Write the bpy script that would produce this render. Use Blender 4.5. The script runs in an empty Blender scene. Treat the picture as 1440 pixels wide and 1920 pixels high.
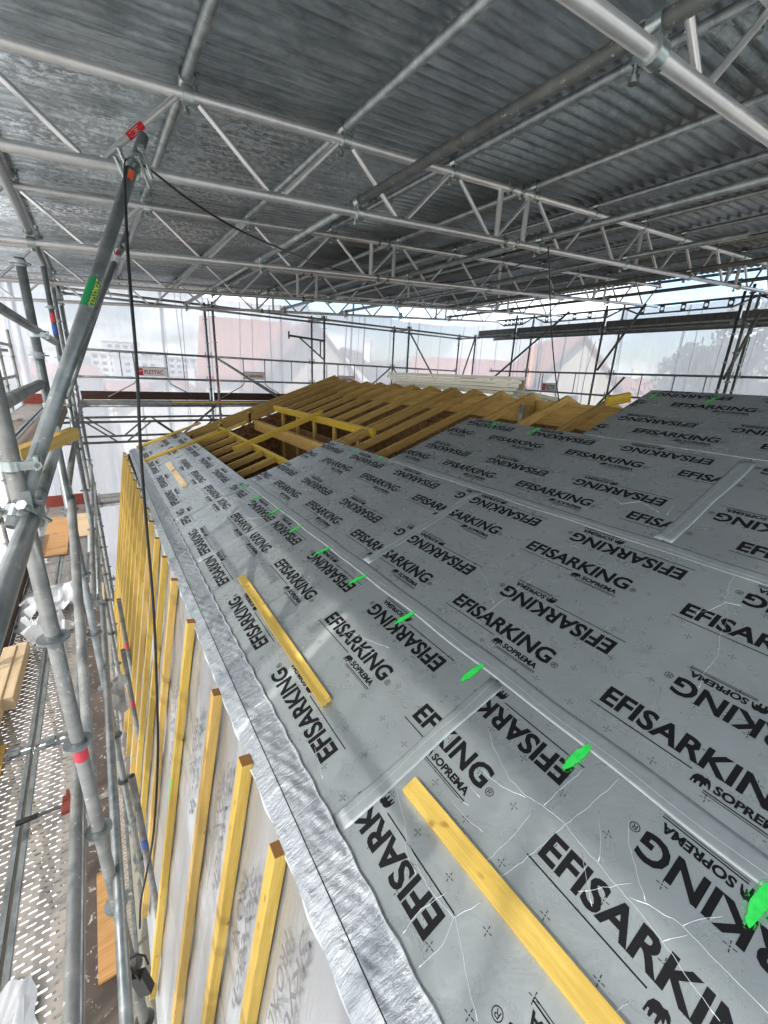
import bpy, bmesh, math, random
from mathutils import Vector, Matrix
random.seed(7)
R_ = math.radians
SC = bpy.context.scene
COL = SC.collection

# ------------------------------------------------------------------ camera
CX = ((0.83117741, -0.13840294, 0.53850603),
      (-0.55425373, -0.2831071, 0.78272164),
      (0.04412391, -0.94904952, -0.31202257))      # world axes seen from the camera (right, down, forward)
FPX = 782.6                                         # focal length for a 1440 px wide frame
right = Vector((CX[0][0], CX[1][0], CX[2][0]))
down = Vector((CX[0][1], CX[1][1], CX[2][1]))
fwd = Vector((CX[0][2], CX[1][2], CX[2][2]))
fwd.normalize(); right = (right - fwd * right.dot(fwd)).normalized(); down = fwd.cross(right)
cam = bpy.data.cameras.new('camera')
cam.sensor_fit = 'HORIZONTAL'; cam.sensor_width = 36.0; cam.lens = 36.0 * FPX / 1440.0
cam.clip_start = 0.05; cam.clip_end = 3000
camo = bpy.data.objects.new('camera', cam); COL.objects.link(camo)
M = Matrix.Identity(4)
for i, v in enumerate((right, -down, -fwd)):
    for j in range(3): M[j][i] = v[j]
camo.matrix_world = M
SC.camera = camo
SC.render.resolution_x = 768; SC.render.resolution_y = 1024

# ------------------------------------------------------------------ light
SUN_EL, SUN_DIR = 44.0, Vector((-0.93, -0.37, 0))    # the sun stands to the left, a little behind
az = math.atan2(SUN_DIR.x, SUN_DIR.y)                # clockwise from +Y
w = bpy.data.worlds.new('World'); SC.world = w; w.use_nodes = True
nt = w.node_tree; nt.nodes.clear()
out = nt.nodes.new('ShaderNodeOutputWorld'); bg = nt.nodes.new('ShaderNodeBackground')
sky = nt.nodes.new('ShaderNodeTexSky'); sky.sky_type = 'NISHITA'; sky.sun_disc = False
sky.sun_elevation = R_(SUN_EL); sky.sun_rotation = az
sky.air_density = 1.0; sky.dust_density = 1.2
geo = nt.nodes.new('ShaderNodeTexCoord'); mp = nt.nodes.new('ShaderNodeMapping')
mp.inputs['Scale'].default_value = (1.0, 1.0, 3.2); mp.inputs['Location'].default_value = (0.35, 0.1, 0.2)
nz = nt.nodes.new('ShaderNodeTexNoise'); nz.inputs['Scale'].default_value = 3.1
nz.inputs['Detail'].default_value = 9; nz.inputs['Roughness'].default_value = 0.55
cr = nt.nodes.new('ShaderNodeValToRGB')
cr.color_ramp.elements[0].position = 0.46; cr.color_ramp.elements[1].position = 0.6
mx = nt.nodes.new('ShaderNodeMixRGB'); mx.inputs[2].default_value = (9.6, 10.0, 10.6, 1)
L = nt.links.new
L(geo.outputs['Generated'], mp.inputs[0]); L(mp.outputs[0], nz.inputs['Vector']); L(nz.outputs[0], cr.inputs[0])
L(cr.outputs[0], mx.inputs[0]); L(sky.outputs[0], mx.inputs[1]); L(mx.outputs[0], bg.inputs[0]); L(bg.outputs[0], out.inputs[0])
bg.inputs[1].default_value = 0.13
sl = bpy.data.lights.new('sun', 'SUN'); sl.energy = 5.0; sl.angle = R_(1.2); sl.color = (1.0, 0.955, 0.89)
so = bpy.data.objects.new('sun', sl); COL.objects.link(so)
sd = SUN_DIR.normalized() * math.cos(R_(SUN_EL)) + Vector((0, 0, math.sin(R_(SUN_EL))))
so.rotation_euler = (-sd).to_track_quat('-Z', 'Y').to_euler()
vs = SC.view_settings; vs.view_transform = 'Standard'; vs.look = 'None'; vs.gamma = 1.0; vs.use_curve_mapping = False
vs.exposure = 1.05
SC.cycles.max_bounces = 8; SC.cycles.transparent_max_bounces = 16; SC.cycles.diffuse_bounces = 4
SC.cycles.sample_clamp_indirect = 6.0

# ------------------------------------------------------------------ materials
class Mat:
    def __init__(s, name):
        s.m = bpy.data.materials.new(name); s.m.use_nodes = True
        s.t = s.m.node_tree; s.b = s.t.nodes['Principled BSDF']; s.o = s.t.nodes['Material Output']
        s.tc = s.t.nodes.new('ShaderNodeTexCoord')
    def n(s, typ, **kw):
        x = s.t.nodes.new(typ)
        for k, v in kw.items():
            if k in x.inputs.keys(): x.inputs[k].default_value = v
            else: setattr(x, k, v)
        return x
    def l(s, a, b): s.t.links.new(a, b)
    def map(s, sc=(1, 1, 1), src='Object'):
        p = s.n('ShaderNodeMapping'); p.inputs['Scale'].default_value = sc; s.l(s.tc.outputs[src], p.inputs[0]); return p.outputs[0]
    def noise(s, scale, detail=4, rough=0.55, sc=(1, 1, 1), dist=0.0):
        x = s.n('ShaderNodeTexNoise'); x.inputs['Scale'].default_value = scale; x.inputs['Detail'].default_value = detail
        x.inputs['Roughness'].default_value = rough; x.inputs['Distortion'].default_value = dist
        s.l(s.map(sc), x.inputs['Vector']); return x.outputs[0]
    def ramp(s, src, stops):
        r = s.n('ShaderNodeValToRGB'); e = r.color_ramp.elements
        while len(e) < len(stops): e.new(0.5)
        for i, (p, c) in enumerate(stops):
            e[i].position = p; e[i].color = (c[0], c[1], c[2], 1) if isinstance(c, (tuple, list)) else (c, c, c, 1)
        s.l(src, r.inputs[0]); return r.outputs[0]
    def mix(s, f, a, b, mode='MIX'):
        x = s.n('ShaderNodeMixRGB'); x.blend_type = mode
        for i, v in enumerate((f, a, b)):
            if hasattr(v, 'is_linked'): s.l(v, x.inputs[i])
            elif i == 0: x.inputs[0].default_value = v
            else: x.inputs[i].default_value = (v[0], v[1], v[2], 1)
        return x.outputs[0]
    def math(s, op, a, b=None, c=None):
        x = s.n('ShaderNodeMath'); x.operation = op
        for i, v in enumerate((a, b, c)):
            if v is None: continue
            if hasattr(v, 'is_linked'): s.l(v, x.inputs[i])
            else: x.inputs[i].default_value = v
        return x.outputs[0]
    def bump(s, h, strength=0.3, dist=0.01):
        x = s.n('ShaderNodeBump'); x.inputs['Strength'].default_value = strength; x.inputs['Distance'].default_value = dist
        s.l(h, x.inputs['Height']); s.l(x.outputs[0], s.b.inputs['Normal']); return x
    def set(s, col=None, rough=None, metal=None, spec=None):
        for k, v in (('Base Color', col), ('Roughness', rough), ('Metallic', metal), ('Specular IOR Level', spec)):
            if v is None: continue
            if hasattr(v, 'is_linked'): s.l(v, s.b.inputs[k])
            elif k == 'Base Color': s.b.inputs[k].default_value = (v[0], v[1], v[2], 1)
            else: s.b.inputs[k].default_value = v
        return s

def rnd_tint(a, col, amt=0.25):
    oi = a.n('ShaderNodeObjectInfo')
    f = a.math('MULTIPLY_ADD', oi.outputs['Random'], amt, 1 - amt / 2)
    h = a.n('ShaderNodeHueSaturation'); a.l(f, h.inputs['Value'])
    a.l(col, h.inputs['Color']); return h.outputs[0]

def m_galv(name, lo, hi, metal=0.55, r0=0.35, r1=0.6, spots=True):
    a = Mat(name)
    n1 = a.noise(9, 6, 0.6, (1, 1, 0.35)); n2 = a.noise(55, 3)
    c = a.ramp(n1, [(0.3, lo), (0.7, hi)])
    if spots:
        s = a.ramp(a.noise(38, 5, 0.7), [(0.6, 0.0), (0.66, 1.0)])
        s2 = a.math('MULTIPLY', s, a.ramp(a.noise(3.1, 3), [(0.42, 0.0), (0.56, 0.75)]))
        c = a.mix(s2, c, (0.62, 0.6, 0.56))
    a.set(rnd_tint(a, c, 0.3), a.ramp(n1, [(0.3, r0), (0.75, r1)]), metal)
    a.bump(n2, 0.12, 0.002)
    return a.m
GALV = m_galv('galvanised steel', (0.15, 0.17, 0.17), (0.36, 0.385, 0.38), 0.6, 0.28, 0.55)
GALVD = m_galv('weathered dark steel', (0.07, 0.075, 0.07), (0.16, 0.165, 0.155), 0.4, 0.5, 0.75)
DUSTY = m_galv('dusty steel tube', (0.15, 0.155, 0.145), (0.34, 0.34, 0.32), 0.3, 0.5, 0.8)
ALU = m_galv('brushed aluminium', (0.6, 0.59, 0.58), (0.74, 0.73, 0.72), 0.75, 0.3, 0.45, False)
ZINC = m_galv('bright zinc clamp', (0.3, 0.35, 0.34), (0.55, 0.6, 0.58), 0.9, 0.18, 0.38, False)

def m_wood(name, lo, hi, knots=(0.2, 0.09, 0.02), rough=0.6, amt=0.22):
    a = Mat(name)
    g = a.noise(7, 7, 0.68, (0.5, 8, 8), 0.7)
    c = a.ramp(g, [(0.32, lo), (0.62, hi)])
    k = a.ramp(a.noise(15, 1, 0.4, (0.6, 1.5, 1.5)), [(0.73, 0.0), (0.78, 0.8)])
    c = a.mix(k, c, knots)
    a.set(rnd_tint(a, c, amt), rough, 0, 0.3); a.bump(g, 0.15, 0.002)
    return a.m
YEL = m_wood('yellow treated timber', (0.5, 0.32, 0.055), (0.68, 0.47, 0.11), (0.3, 0.14, 0.03), 0.55, 0.25)
YELP = m_wood('pale treated timber', (0.55, 0.34, 0.09), (0.68, 0.46, 0.14), (0.4, 0.2, 0.05), 0.6, 0.15)
RAFT = m_wood('rafter timber', (0.36, 0.215, 0.055), (0.6, 0.39, 0.12), (0.22, 0.1, 0.03), 0.6, 0.35)
TRIM = m_wood('bright yellow trimmer timber', (0.52, 0.34, 0.03), (0.68, 0.47, 0.06), (0.45, 0.25, 0.03), 0.55, 0.15)
DECKW = m_wood('weathered plank timber', (0.16, 0.12, 0.09), (0.32, 0.25, 0.19), (0.08, 0.05, 0.04), 0.75)
TOE = m_wood('brown toe board', (0.035, 0.018, 0.012), (0.085, 0.045, 0.03), (0.02, 0.01, 0.01), 0.6)
REDT = m_wood('red brown toe board', (0.16, 0.03, 0.02), (0.26, 0.06, 0.04), (0.06, 0.02, 0.01), 0.6)
SQT = m_wood('squared pine', (0.62, 0.45, 0.25), (0.78, 0.6, 0.38), (0.4, 0.25, 0.12), 0.6)
ENDG = Mat('end grain').set((0.26, 0.12, 0.03), 0.8).m

def m_osb():
    a = Mat('oriented strand board')
    v = a.n('ShaderNodeTexVoronoi'); v.inputs['Scale'].default_value = 22; a.l(a.map((1, 2.4, 1.6)), v.inputs['Vector'])
    sp = a.n('ShaderNodeSeparateColor'); a.l(v.outputs['Color'], sp.inputs[0])
    c = a.ramp(sp.outputs[0], [(0.0, (0.1, 0.045, 0.015)), (0.5, (0.2, 0.1, 0.035)), (1.0, (0.33, 0.19, 0.08))])
    a.set(c, 0.65, 0, 0.3); a.bump(sp.outputs[1], 0.15, 0.003); return a.m
OSB = m_osb()

def m_foil():
    a = Mat('grey foil facing')
    n1 = a.noise(1.6, 6, 0.6); n2 = a.noise(26, 5, 0.65, (1, 1, 1), 0.6); n3 = a.noise(7, 4, 0.6, (1, 1, 1), 1.5)
    c = a.ramp(n1, [(0.3, (0.45, 0.49, 0.485)), (0.7, (0.52, 0.56, 0.555))])
    scr = a.ramp(n2, [(0.6, 0.0), (0.78, 0.5)])
    msk = a.ramp(n3, [(0.5, 0.0), (0.7, 1.0)])
    c = a.mix(a.math('MULTIPLY', scr, msk), c, (0.6, 0.62, 0.64))
    a.set(rnd_tint(a, c, 0.1), a.ramp(n3, [(0.35, 0.25), (0.7, 0.4)]), 0.6)
    h = a.math('ADD', a.math('MULTIPLY', n1, 1.6), a.math('MULTIPLY', n3, 0.35)); a.bump(h, 0.35, 0.012); return a.m
FOIL = m_foil()
def m_tape():
    a = Mat('aluminium seam tape'); n1 = a.noise(18, 5, 0.6, (1, 1, 1), 0.8)
    a.set(a.ramp(n1, [(0.3, (0.41, 0.445, 0.44)), (0.7, (0.48, 0.52, 0.515))]), 0.42, 0.55); a.bump(n1, 0.3, 0.005); return a.m
TAPE = m_tape()
CREASE_GLINT = Mat('painted glint on film creases').set((0.78, 0.8, 0.82), 0.28, 0.75).m  # paler than the foil: highlights on its creases painted into the colour
INK = Mat('black print ink').set((0.008, 0.008, 0.009), 0.55, 0, 0.25).m
INKG = Mat('grey print ink').set((0.2, 0.2, 0.21), 0.45, 0.2).m
INKR = Mat('red print ink').set((0.5, 0.02, 0.03), 0.5).m
WHT = Mat('white paint').set((0.78, 0.78, 0.77), 0.5).m
FOAM = Mat('insulation foam core').set((0.66, 0.62, 0.5), 0.9).m
def m_green():
    a = Mat('fluorescent green spray'); n = a.noise(40, 3)
    a.set(a.ramp(n, [(0.3, (0.02, 0.75, 0.08)), (0.7, (0.06, 0.95, 0.14))]), 0.6); return a.m
GREEN = m_green()
def m_spray():
    a = Mat('thin green overspray'); n = a.noise(160, 2)
    a.set((0.03, 0.8, 0.1), 0.7)
    tr = a.n('ShaderNodeBsdfTransparent'); mxs = a.n('ShaderNodeMixShader')
    a.l(a.ramp(n, [(0.5, 0.0), (0.62, 0.6)]), mxs.inputs[0]); a.l(tr.outputs[0], mxs.inputs[1]); a.l(a.b.outputs[0], mxs.inputs[2])
    a.l(mxs.outputs[0], a.o.inputs[0]); return a.m
SPRAY = m_spray()

def m_silver():
    a = Mat('crinkled silver foil')
    n1 = a.noise(13, 6, 0.68, (0.5, 2.2, 0.5), 0.5); n2 = a.noise(44, 4, 0.6, (0.6, 1.8, 0.6), 0.5)
    v = a.n('ShaderNodeTexVoronoi'); v.feature = 'DISTANCE_TO_EDGE'; v.inputs['Scale'].default_value = 11
    a.l(a.map((0.7, 1.4, 1)), v.inputs['Vector'])
    rid = a.ramp(v.outputs[0], [(0.0, 1.0), (0.12, 0.0)])
    h = a.math('ADD', a.math('MULTIPLY', n1, 1.2), a.math('ADD', a.math('MULTIPLY', n2, 0.3), a.math('MULTIPLY', rid, 0.12)))
    a.set(a.ramp(n1, [(0.3, (0.34, 0.365, 0.385)), (0.7, (0.43, 0.46, 0.48))]), 0.36, 0.65); a.bump(h, 0.75, 0.011); return a.m
SILV = m_silver()
def m_membrane():
    a = Mat('reflective wall membrane')
    n1 = a.noise(3, 3, 0.5, (0.5, 2.5, 0.35), 0.3); n2 = a.noise(22, 4, 0.55, (0.4, 2.2, 0.16), 0.35)
    a.set(a.ramp(n1, [(0.3, (0.49, 0.51, 0.535)), (0.7, (0.53, 0.55, 0.575))]), 0.32, 0.6)
    a.bump(a.math('ADD', a.math('MULTIPLY', n1, 1.2), a.math('MULTIPLY', n2, 0.4)), 0.55, 0.014); return a.m
MEMB = m_membrane()

def m_sheet(name, lo, hi, flake):
    a = Mat(name)
    n1 = a.noise(3.6, 7, 0.72, (0.8, 2.2, 1), 0.4); n2 = a.noise(27, 6, 0.75, (0.75, 1.6, 1), 0.5); n3 = a.noise(1.1, 3, 0.5, (1, 1.3, 1)); n4 = a.noise(10, 5, 0.7, (0.25, 5, 1), 0.3)
    c = a.ramp(n1, [(0.3, lo), (0.68, hi)])
    c = a.mix(a.ramp(n4, [(0.54, 0.0), (0.68, 0.5)]), c, (lo[0] * .5, lo[1] * .5, lo[2] * .5))
    fl = a.ramp(n2, [(0.49, 0.0), (0.55, 1.0)])
    oi = a.n('ShaderNodeObjectInfo')
    ms = a.math('MULTIPLY', a.ramp(n3, [(0.36, 0.1), (0.5, 1.0)]), oi.outputs['Random'])
    c = a.mix(a.math('MULTIPLY', a.math('MULTIPLY', fl, ms), flake), c, (0.9, 0.93, 0.98))
    rs = a.ramp(a.noise(6, 2, 0.5), [(0.76, 0.0), (0.8, 0.6)])
    c = a.mix(rs, c, (0.2, 0.09, 0.05))
    a.set(rnd_tint(a, c, 0.4), a.ramp(n2, [(0.4, 0.3), (0.7, 0.55)]), 0.6); a.bump(a.math('ADD', n2, n1), 0.4, 0.004); return a.m
SHEETL = m_sheet('flaked galvanised sheet', (0.17, 0.205, 0.22), (0.52, 0.575, 0.6), 1.0)
SHEETR = m_sheet('dull galvanised sheet', (0.10, 0.118, 0.122), (0.24, 0.262, 0.268), 0.12)

def m_tarp():
    a = Mat('translucent white sheeting'); t = a.t
    n1 = a.noise(1.1, 5, 0.6, (1.6, 1.6, 0.35), 1.2); n2 = a.noise(7, 4, 0.6, (1.5, 1.5, 0.3), 0.6)
    tr = a.n('ShaderNodeBsdfTransparent'); tr.inputs[0].default_value = (0.97, 0.98, 1, 1)
    tl = a.n('ShaderNodeBsdfTranslucent'); tl.inputs[0].default_value = (0.9, 0.9, 0.92, 1)
    df = a.n('ShaderNodeBsdfDiffuse'); df.inputs[0].default_value = (0.8, 0.82, 0.85, 1)
    m1 = a.n('ShaderNodeMixShader'); m1.inputs[0].default_value = 0.38
    a.l(tl.outputs[0], m1.inputs[1]); a.l(df.outputs[0], m1.inputs[2])
    m2 = a.n('ShaderNodeMixShader')
    a.l(a.ramp(a.math('ADD', a.math('MULTIPLY', n1, 0.7), a.math('MULTIPLY', n2, 0.3)), [(0.35, 0.84), (0.65, 0.74)]), m2.inputs[0])
    a.l(tr.outputs[0], m2.inputs[1]); a.l(m1.outputs[0], m2.inputs[2]); a.l(m2.outputs[0], a.o.inputs[0])
    bp = a.n('ShaderNodeBump'); bp.inputs['Strength'].default_value = 0.6; bp.inputs['Distance'].default_value = 0.06
    a.l(a.math('ADD', n1, a.math('MULTIPLY', n2, 0.4)), bp.inputs['Height'])
    a.l(bp.outputs[0], tl.inputs['Normal']); a.l(bp.outputs[0], df.inputs['Normal'])
    return a.m
TARP = m_tarp()

def m_perf():
    """steel deck: rows of slots punched right through, dusty"""
    a = Mat('perforated steel deck')
    n1 = a.noise(4, 6, 0.65, (1, 1, 1), 0.8); n2 = a.noise(30, 4, 0.6)
    c = a.ramp(n1, [(0.3, (0.22, 0.205, 0.185)), (0.5, (0.42, 0.38, 0.33)), (0.75, (0.56, 0.47, 0.39))])
    c = a.mix(a.ramp(n2, [(0.64, 0.0), (0.7, 0.7)]), c, (0.7, 0.66, 0.58))
    a.set(rnd_tint(a, c, 0.3), 0.5, 0.35); a.bump(n2, 0.2, 0.003)
    sp = a.n('ShaderNodeSeparateXYZ'); a.l(a.tc.outputs['Object'], sp.inputs[0])
    X, Y = sp.outputs[0], sp.outputs[1]
    PX, PY = 0.066, 0.033
    ry = a.math('DIVIDE', Y, PY); row = a.math('FLOOR', ry)
    off = a.math('MULTIPLY', a.math('MODULO', a.math('ABSOLUTE', row), 2.0), 0.5)
    fx = a.math('SUBTRACT', a.math('FRACT', a.math('ADD', a.math('DIVIDE', X, PX), off)), 0.5)
    fy = a.math('SUBTRACT', a.math('FRACT', ry), 0.5)
    dx = a.math('MULTIPLY', a.math('MAXIMUM', a.math('SUBTRACT', a.math('ABSOLUTE', fx), 0.22), 0.0), PX)
    dy = a.math('MULTIPLY', fy, PY)
    d = a.math('SQRT', a.math('ADD', a.math('MULTIPLY', dx, dx), a.math('MULTIPLY', dy, dy)))
    hole = a.math('LESS_THAN', d, 0.0066)
    inx = a.math('LESS_THAN', a.math('ABSOLUTE', X), 0.125)
    hole = a.math('MULTIPLY', hole, inx)
    tr = a.n('ShaderNodeBsdfTransparent'); mxs = a.n('ShaderNodeMixShader')
    a.l(hole, mxs.inputs[0]); a.l(a.b.outputs[0], mxs.inputs[1]); a.l(tr.outputs[0], mxs.inputs[2]); a.l(mxs.outputs[0], a.o.inputs[0])
    return a.m
PERF = m_perf()
def m_splat():
    a = Mat('splattered plywood'); n1 = a.noise(3, 4); n2 = a.noise(24, 5, 0.6, (1, 1, 1), 1.0)
    c = a.ramp(n1, [(0.3, (0.07, 0.055, 0.045)), (0.7, (0.15, 0.115, 0.09))])
    c = a.mix(a.ramp(n2, [(0.6, 0.0), (0.66, 0.8)]), c, (0.62, 0.6, 0.55)); a.set(c, 0.5); return a.m
SPLAT = m_splat()
ORNG = m_wood('orange plywood', (0.5, 0.24, 0.07), (0.66, 0.38, 0.16), (0.3, 0.15, 0.05), 0.6)
CLOTH = Mat('white paper and film').set((0.66, 0.67, 0.67), 0.5).m
BLACK = Mat('black rubber').set((0.012, 0.012, 0.012), 0.45).m
REDM = Mat('red sticker').set((0.55, 0.01, 0.02), 0.45).m
REDP = Mat('red paint band').set((0.6, 0.06, 0.08), 0.6).m
BLUEP = Mat('blue paint band').set((0.05, 0.12, 0.4), 0.6).m
GREENS = Mat('green sticker').set((0.01, 0.22, 0.07), 0.5).m
YELS = Mat('yellow lettering').set((0.75, 0.7, 0.08), 0.5).m
CREAM = m_galv('cream coated profile', (0.78, 0.76, 0.6), (0.88, 0.86, 0.72), 0.0, 0.4, 0.6, False)
def m_ground():
    a = Mat('ground'); n1 = a.noise(0.05, 6); c = a.ramp(n1, [(0.4, (0.17, 0.155, 0.15)), (0.6, (0.12, 0.12, 0.09))]); a.set(c, 0.95); return a.m
GROUND = m_ground()
def m_tile(name, c0, c1):
    a = Mat(name); w_ = a.n('ShaderNodeTexWave'); w_.bands_direction = 'Z'; w_.inputs['Scale'].default_value = 3.2
    a.l(a.map(), w_.inputs['Vector'])
    c = a.ramp(w_.outputs[1], [(0.2, c0), (0.7, c1)]); c = a.mix(a.ramp(a.noise(3, 5), [(0.4, 0.0), (0.7, 0.5)]), c, (0.25, 0.13, 0.1))
    a.set(c, 0.85); a.bump(w_.outputs[1], 0.6, 0.05); return a.m
TILE = m_tile('red roof tiles', (0.28, 0.13, 0.1), (0.48, 0.26, 0.2))
TILEG = m_tile('grey brown roof tiles', (0.12, 0.09, 0.08), (0.24, 0.18, 0.16))
REND = Mat('cream render').set((0.6, 0.54, 0.44), 0.9).m
REND2 = Mat('white render').set((0.7, 0.69, 0.66), 0.9).m
GLASS = Mat('dark window glass').set((0.03, 0.04, 0.05), 0.1).m
LEAF = Mat('leaf'); _n = LEAF.noise(0.8, 3); LEAF.set(LEAF.ramp(_n, [(0.35, (0.02, 0.035, 0.014)), (0.65, (0.05, 0.075, 0.025))]), 0.7); LEAF = LEAF.m
BARK = Mat('bark').set((0.09, 0.065, 0.045), 0.9).m
ASPH = Mat('asphalt').set((0.06, 0.06, 0.06), 0.9).m

# ------------------------------------------------------------------ mesh helpers
class MB:
    def __init__(s): s.v = []; s.f = []; s.mi = []; s.sm = []
    def add(s, vs, fs, mi=0, smooth=False):
        b = len(s.v); s.v += [Vector(v) for v in vs]
        for f in fs: s.f.append([b + i for i in f]); s.mi.append(mi); s.sm.append(smooth)
    def box(s, c, h, ax=None, mi=0, endmi=None):
        ax = ax or (Vector((1, 0, 0)), Vector((0, 1, 0)), Vector((0, 0, 1))); c = Vector(c)
        vs = [c + ax[0] * (h[0] * i) + ax[1] * (h[1] * j) + ax[2] * (h[2] * k) for i in (-1, 1) for j in (-1, 1) for k in (-1, 1)]
        fs = [(0, 1, 3, 2), (4, 6, 7, 5), (0, 4, 5, 1), (2, 3, 7, 6), (0, 2, 6, 4), (1, 5, 7, 3)]
        b = len(s.v); s.v += vs
        for q, f in enumerate(fs):
            s.f.append([b + i for i in f]); s.mi.append(endmi if (endmi is not None and q < 2) else mi); s.sm.append(False)
    def tube(s, p0, p1, r, n=12, cap=True, r2=None, mi=0):
        p0 = Vector(p0); p1 = Vector(p1); d = (p1 - p0).normalized(); r2 = r if r2 is None else r2
        u = d.orthogonal().normalized(); v = d.cross(u)
        vs = []
        for p, rr in ((p0, r), (p1, r2)):
            for i in range(n):
                a = 2 * math.pi * i / n; vs.append(p + (u * math.cos(a) + v * math.sin(a)) * rr)
        s.add(vs, [(i, (i + 1) % n, n + (i + 1) % n, n + i) for i in range(n)], mi, True)
        if cap: s.add(vs, [tuple(range(n - 1, -1, -1)), tuple(range(n, 2 * n))], mi, False)
    def pipe(s, p0, p1, r, n=14, t=0.004, mi=0):      # hollow tube with open ends
        p0 = Vector(p0); p1 = Vector(p1); d = (p1 - p0).normalized()
        u = d.orthogonal().normalized(); v = d.cross(u); vs = []
        for p, rr in ((p0, r), (p1, r), (p1, r - t), (p0, r - t)):
            for i in range(n):
                a = 2 * math.pi * i / n; vs.append(p + (u * math.cos(a) + v * math.sin(a)) * rr)
        for k in range(4):
            k2 = (k + 1) % 4
            s.add(vs if k == 0 else [], [], mi) if k == 0 else None
            b = len(s.v) - 4 * n if k == 0 else b
            for i in range(n):
                s.f.append([b + k * n + i, b + k * n + (i + 1) % n, b + k2 * n + (i + 1) % n, b + k2 * n + i]); s.mi.append(mi); s.sm.append(k in (0, 2))
    def path(s, pts, r, n=8, mi=0):
        pts = [Vector(p) for p in pts]; rings = []; u = None
        for i, p in enumerate(pts):
            d = (pts[min(i + 1, len(pts) - 1)] - pts[max(i - 1, 0)]).normalized()
            u = d.orthogonal().normalized() if u is None else (u - d * u.dot(d)).normalized()
            v = d.cross(u); rings.append([p + (u * math.cos(2 * math.pi * k / n) + v * math.sin(2 * math.pi * k / n)) * r for k in range(n)])
        vs = [q for g in rings for q in g]; fs = []
        for i in range(len(pts) - 1):
            for k in range(n): fs.append((i * n + k, i * n + (k + 1) % n, (i + 1) * n + (k + 1) % n, (i + 1) * n + k))
        s.add(vs, fs, mi, True); s.add([], [], mi)
        b = len(s.v) - len(vs); s.f.append([b + k for k in range(n - 1, -1, -1)]); s.mi.append(mi); s.sm.append(False)
        s.f.append([b + len(vs) - n + k for k in range(n)]); s.mi.append(mi); s.sm.append(False)
    def grid(s, fn, nu, nv, mi=0, smooth=True, flip=False):
        vs = [fn(i / nu, j / nv) for j in range(nv + 1) for i in range(nu + 1)]
        fs = []
        for j in range(nv):
            for i in range(nu):
                q = (j * (nu + 1) + i, j * (nu + 1) + i + 1, (j + 1) * (nu + 1) + i + 1, (j + 1) * (nu + 1) + i)
                fs.append(q[::-1] if flip else q)
        s.add(vs, fs, mi, smooth)
    def build(s, name, mats, parent=None, origin=None, matrix=None, bevel=0):
        o_ = Vector(origin) if origin is not None else (parent_loc(parent) if parent is not None and matrix is None else Vector((0, 0, 0)))
        me = bpy.data.meshes.new(name); me.from_pydata([v - o_ for v in s.v], [], s.f)
        for m in (mats if isinstance(mats, (list, tuple)) else [mats]): me.materials.append(m)
        me.polygons.foreach_set('material_index', s.mi); me.polygons.foreach_set('use_smooth', s.sm)
        me.update()
        ob = bpy.data.objects.new(name, me); COL.objects.link(ob)
        if parent is not None: ob.parent = parent
        elif matrix is None: ob.location = o_
        if matrix is not None:
            if parent is not None: ob.matrix_basis = matrix
            else: ob.matrix_world = matrix
        if bevel:
            b = ob.modifiers.new('bevel', 'BEVEL'); b.width = bevel; b.segments = 2; b.limit_method = 'ANGLE'
        return ob
LOCS = {}
def parent_loc(o): return LOCS.get(o.name, Vector((0, 0, 0)))
def tag(o, label=None, cat=None, group=None, kind=None):
    if label: o['label'] = label
    if cat: o['category'] = cat
    if group: o['group'] = group
    if kind: o['kind'] = kind
    return o
def empty(name, loc, label, cat, group=None):
    o = bpy.data.objects.new(name, None); COL.objects.link(o); o.location = loc; o.empty_display_size = 0.1
    LOCS[o.name] = Vector(loc); return tag(o, label, cat, group)
def copy_tree(o, parent=None):
    c = o.copy(); COL.objects.link(c)
    if parent is not None: c.parent = parent
    for ch in [x for x in KIDS.get(o.name, [])]: pass
    for ch in list(o.children): copy_tree(ch, c)
    return c
KIDS = {}
def frame(p0, p1, up=(0, 0, 1)):
    """matrix whose x axis runs from p0 to p1"""
    p0 = Vector(p0); x = (Vector(p1) - p0); ln = x.length; x.normalize(); z = Vector(up)
    z = (z - x * z.dot(x)).normalized(); y = z.cross(x)
    m = Matrix.Identity(4)
    for i, v in enumerate((x, y, z)):
        for j in range(3): m[j][i] = v[j]
    m.translation = p0; return m, ln
def beam(name, p0, p1, w_, h_, mat, up=(0, 0, 1), label=None, cat=None, group=None, parent=None, end=None, top=0.0):
    """timber with its axis p0-p1; top: shift along up (0 = centred, -h/2 puts its upper face on the line)"""
    m, ln = frame(p0, p1, up); b = MB()
    b.box((ln / 2, 0, top), (ln / 2, w_ / 2, h_ / 2), endmi=1)
    o = b.build(name, [mat, end or mat], parent, matrix=m, bevel=min(w_, h_) * 0.06)
    return tag(o, label, cat, group)
TUBES = {}
def tube(name, p0, p1, r=0.0245, mat=None, label=None, cat='scaffold tube', group=None, parent=None, hollow=True, n=14):
    m, ln = frame(p0, p1, (0.01, 0.02, 1) if abs((Vector(p1) - Vector(p0)).normalized().z) < 0.95 else (1, 0, 0))
    b = MB()
    if hollow: b.pipe((0, 0, 0), (ln, 0, 0), r, n)
    else: b.tube((0, 0, 0), (ln, 0, 0), r, n)
    o = b.build(name, mat or GALV, parent, matrix=m); o['len'] = ln
    return tag(o, label, cat, group)

def at(px, py, axis, val):
    """point of the photograph brought back on to the world plane axis = val"""
    d = right * ((px - 720) / FPX) + down * ((py - 960) / FPX) + fwd
    return d * (val / d[axis])
def dep(px, py, z): return (right * ((px - 720) / FPX) + down * ((py - 960) / FPX) + fwd) * z

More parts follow.
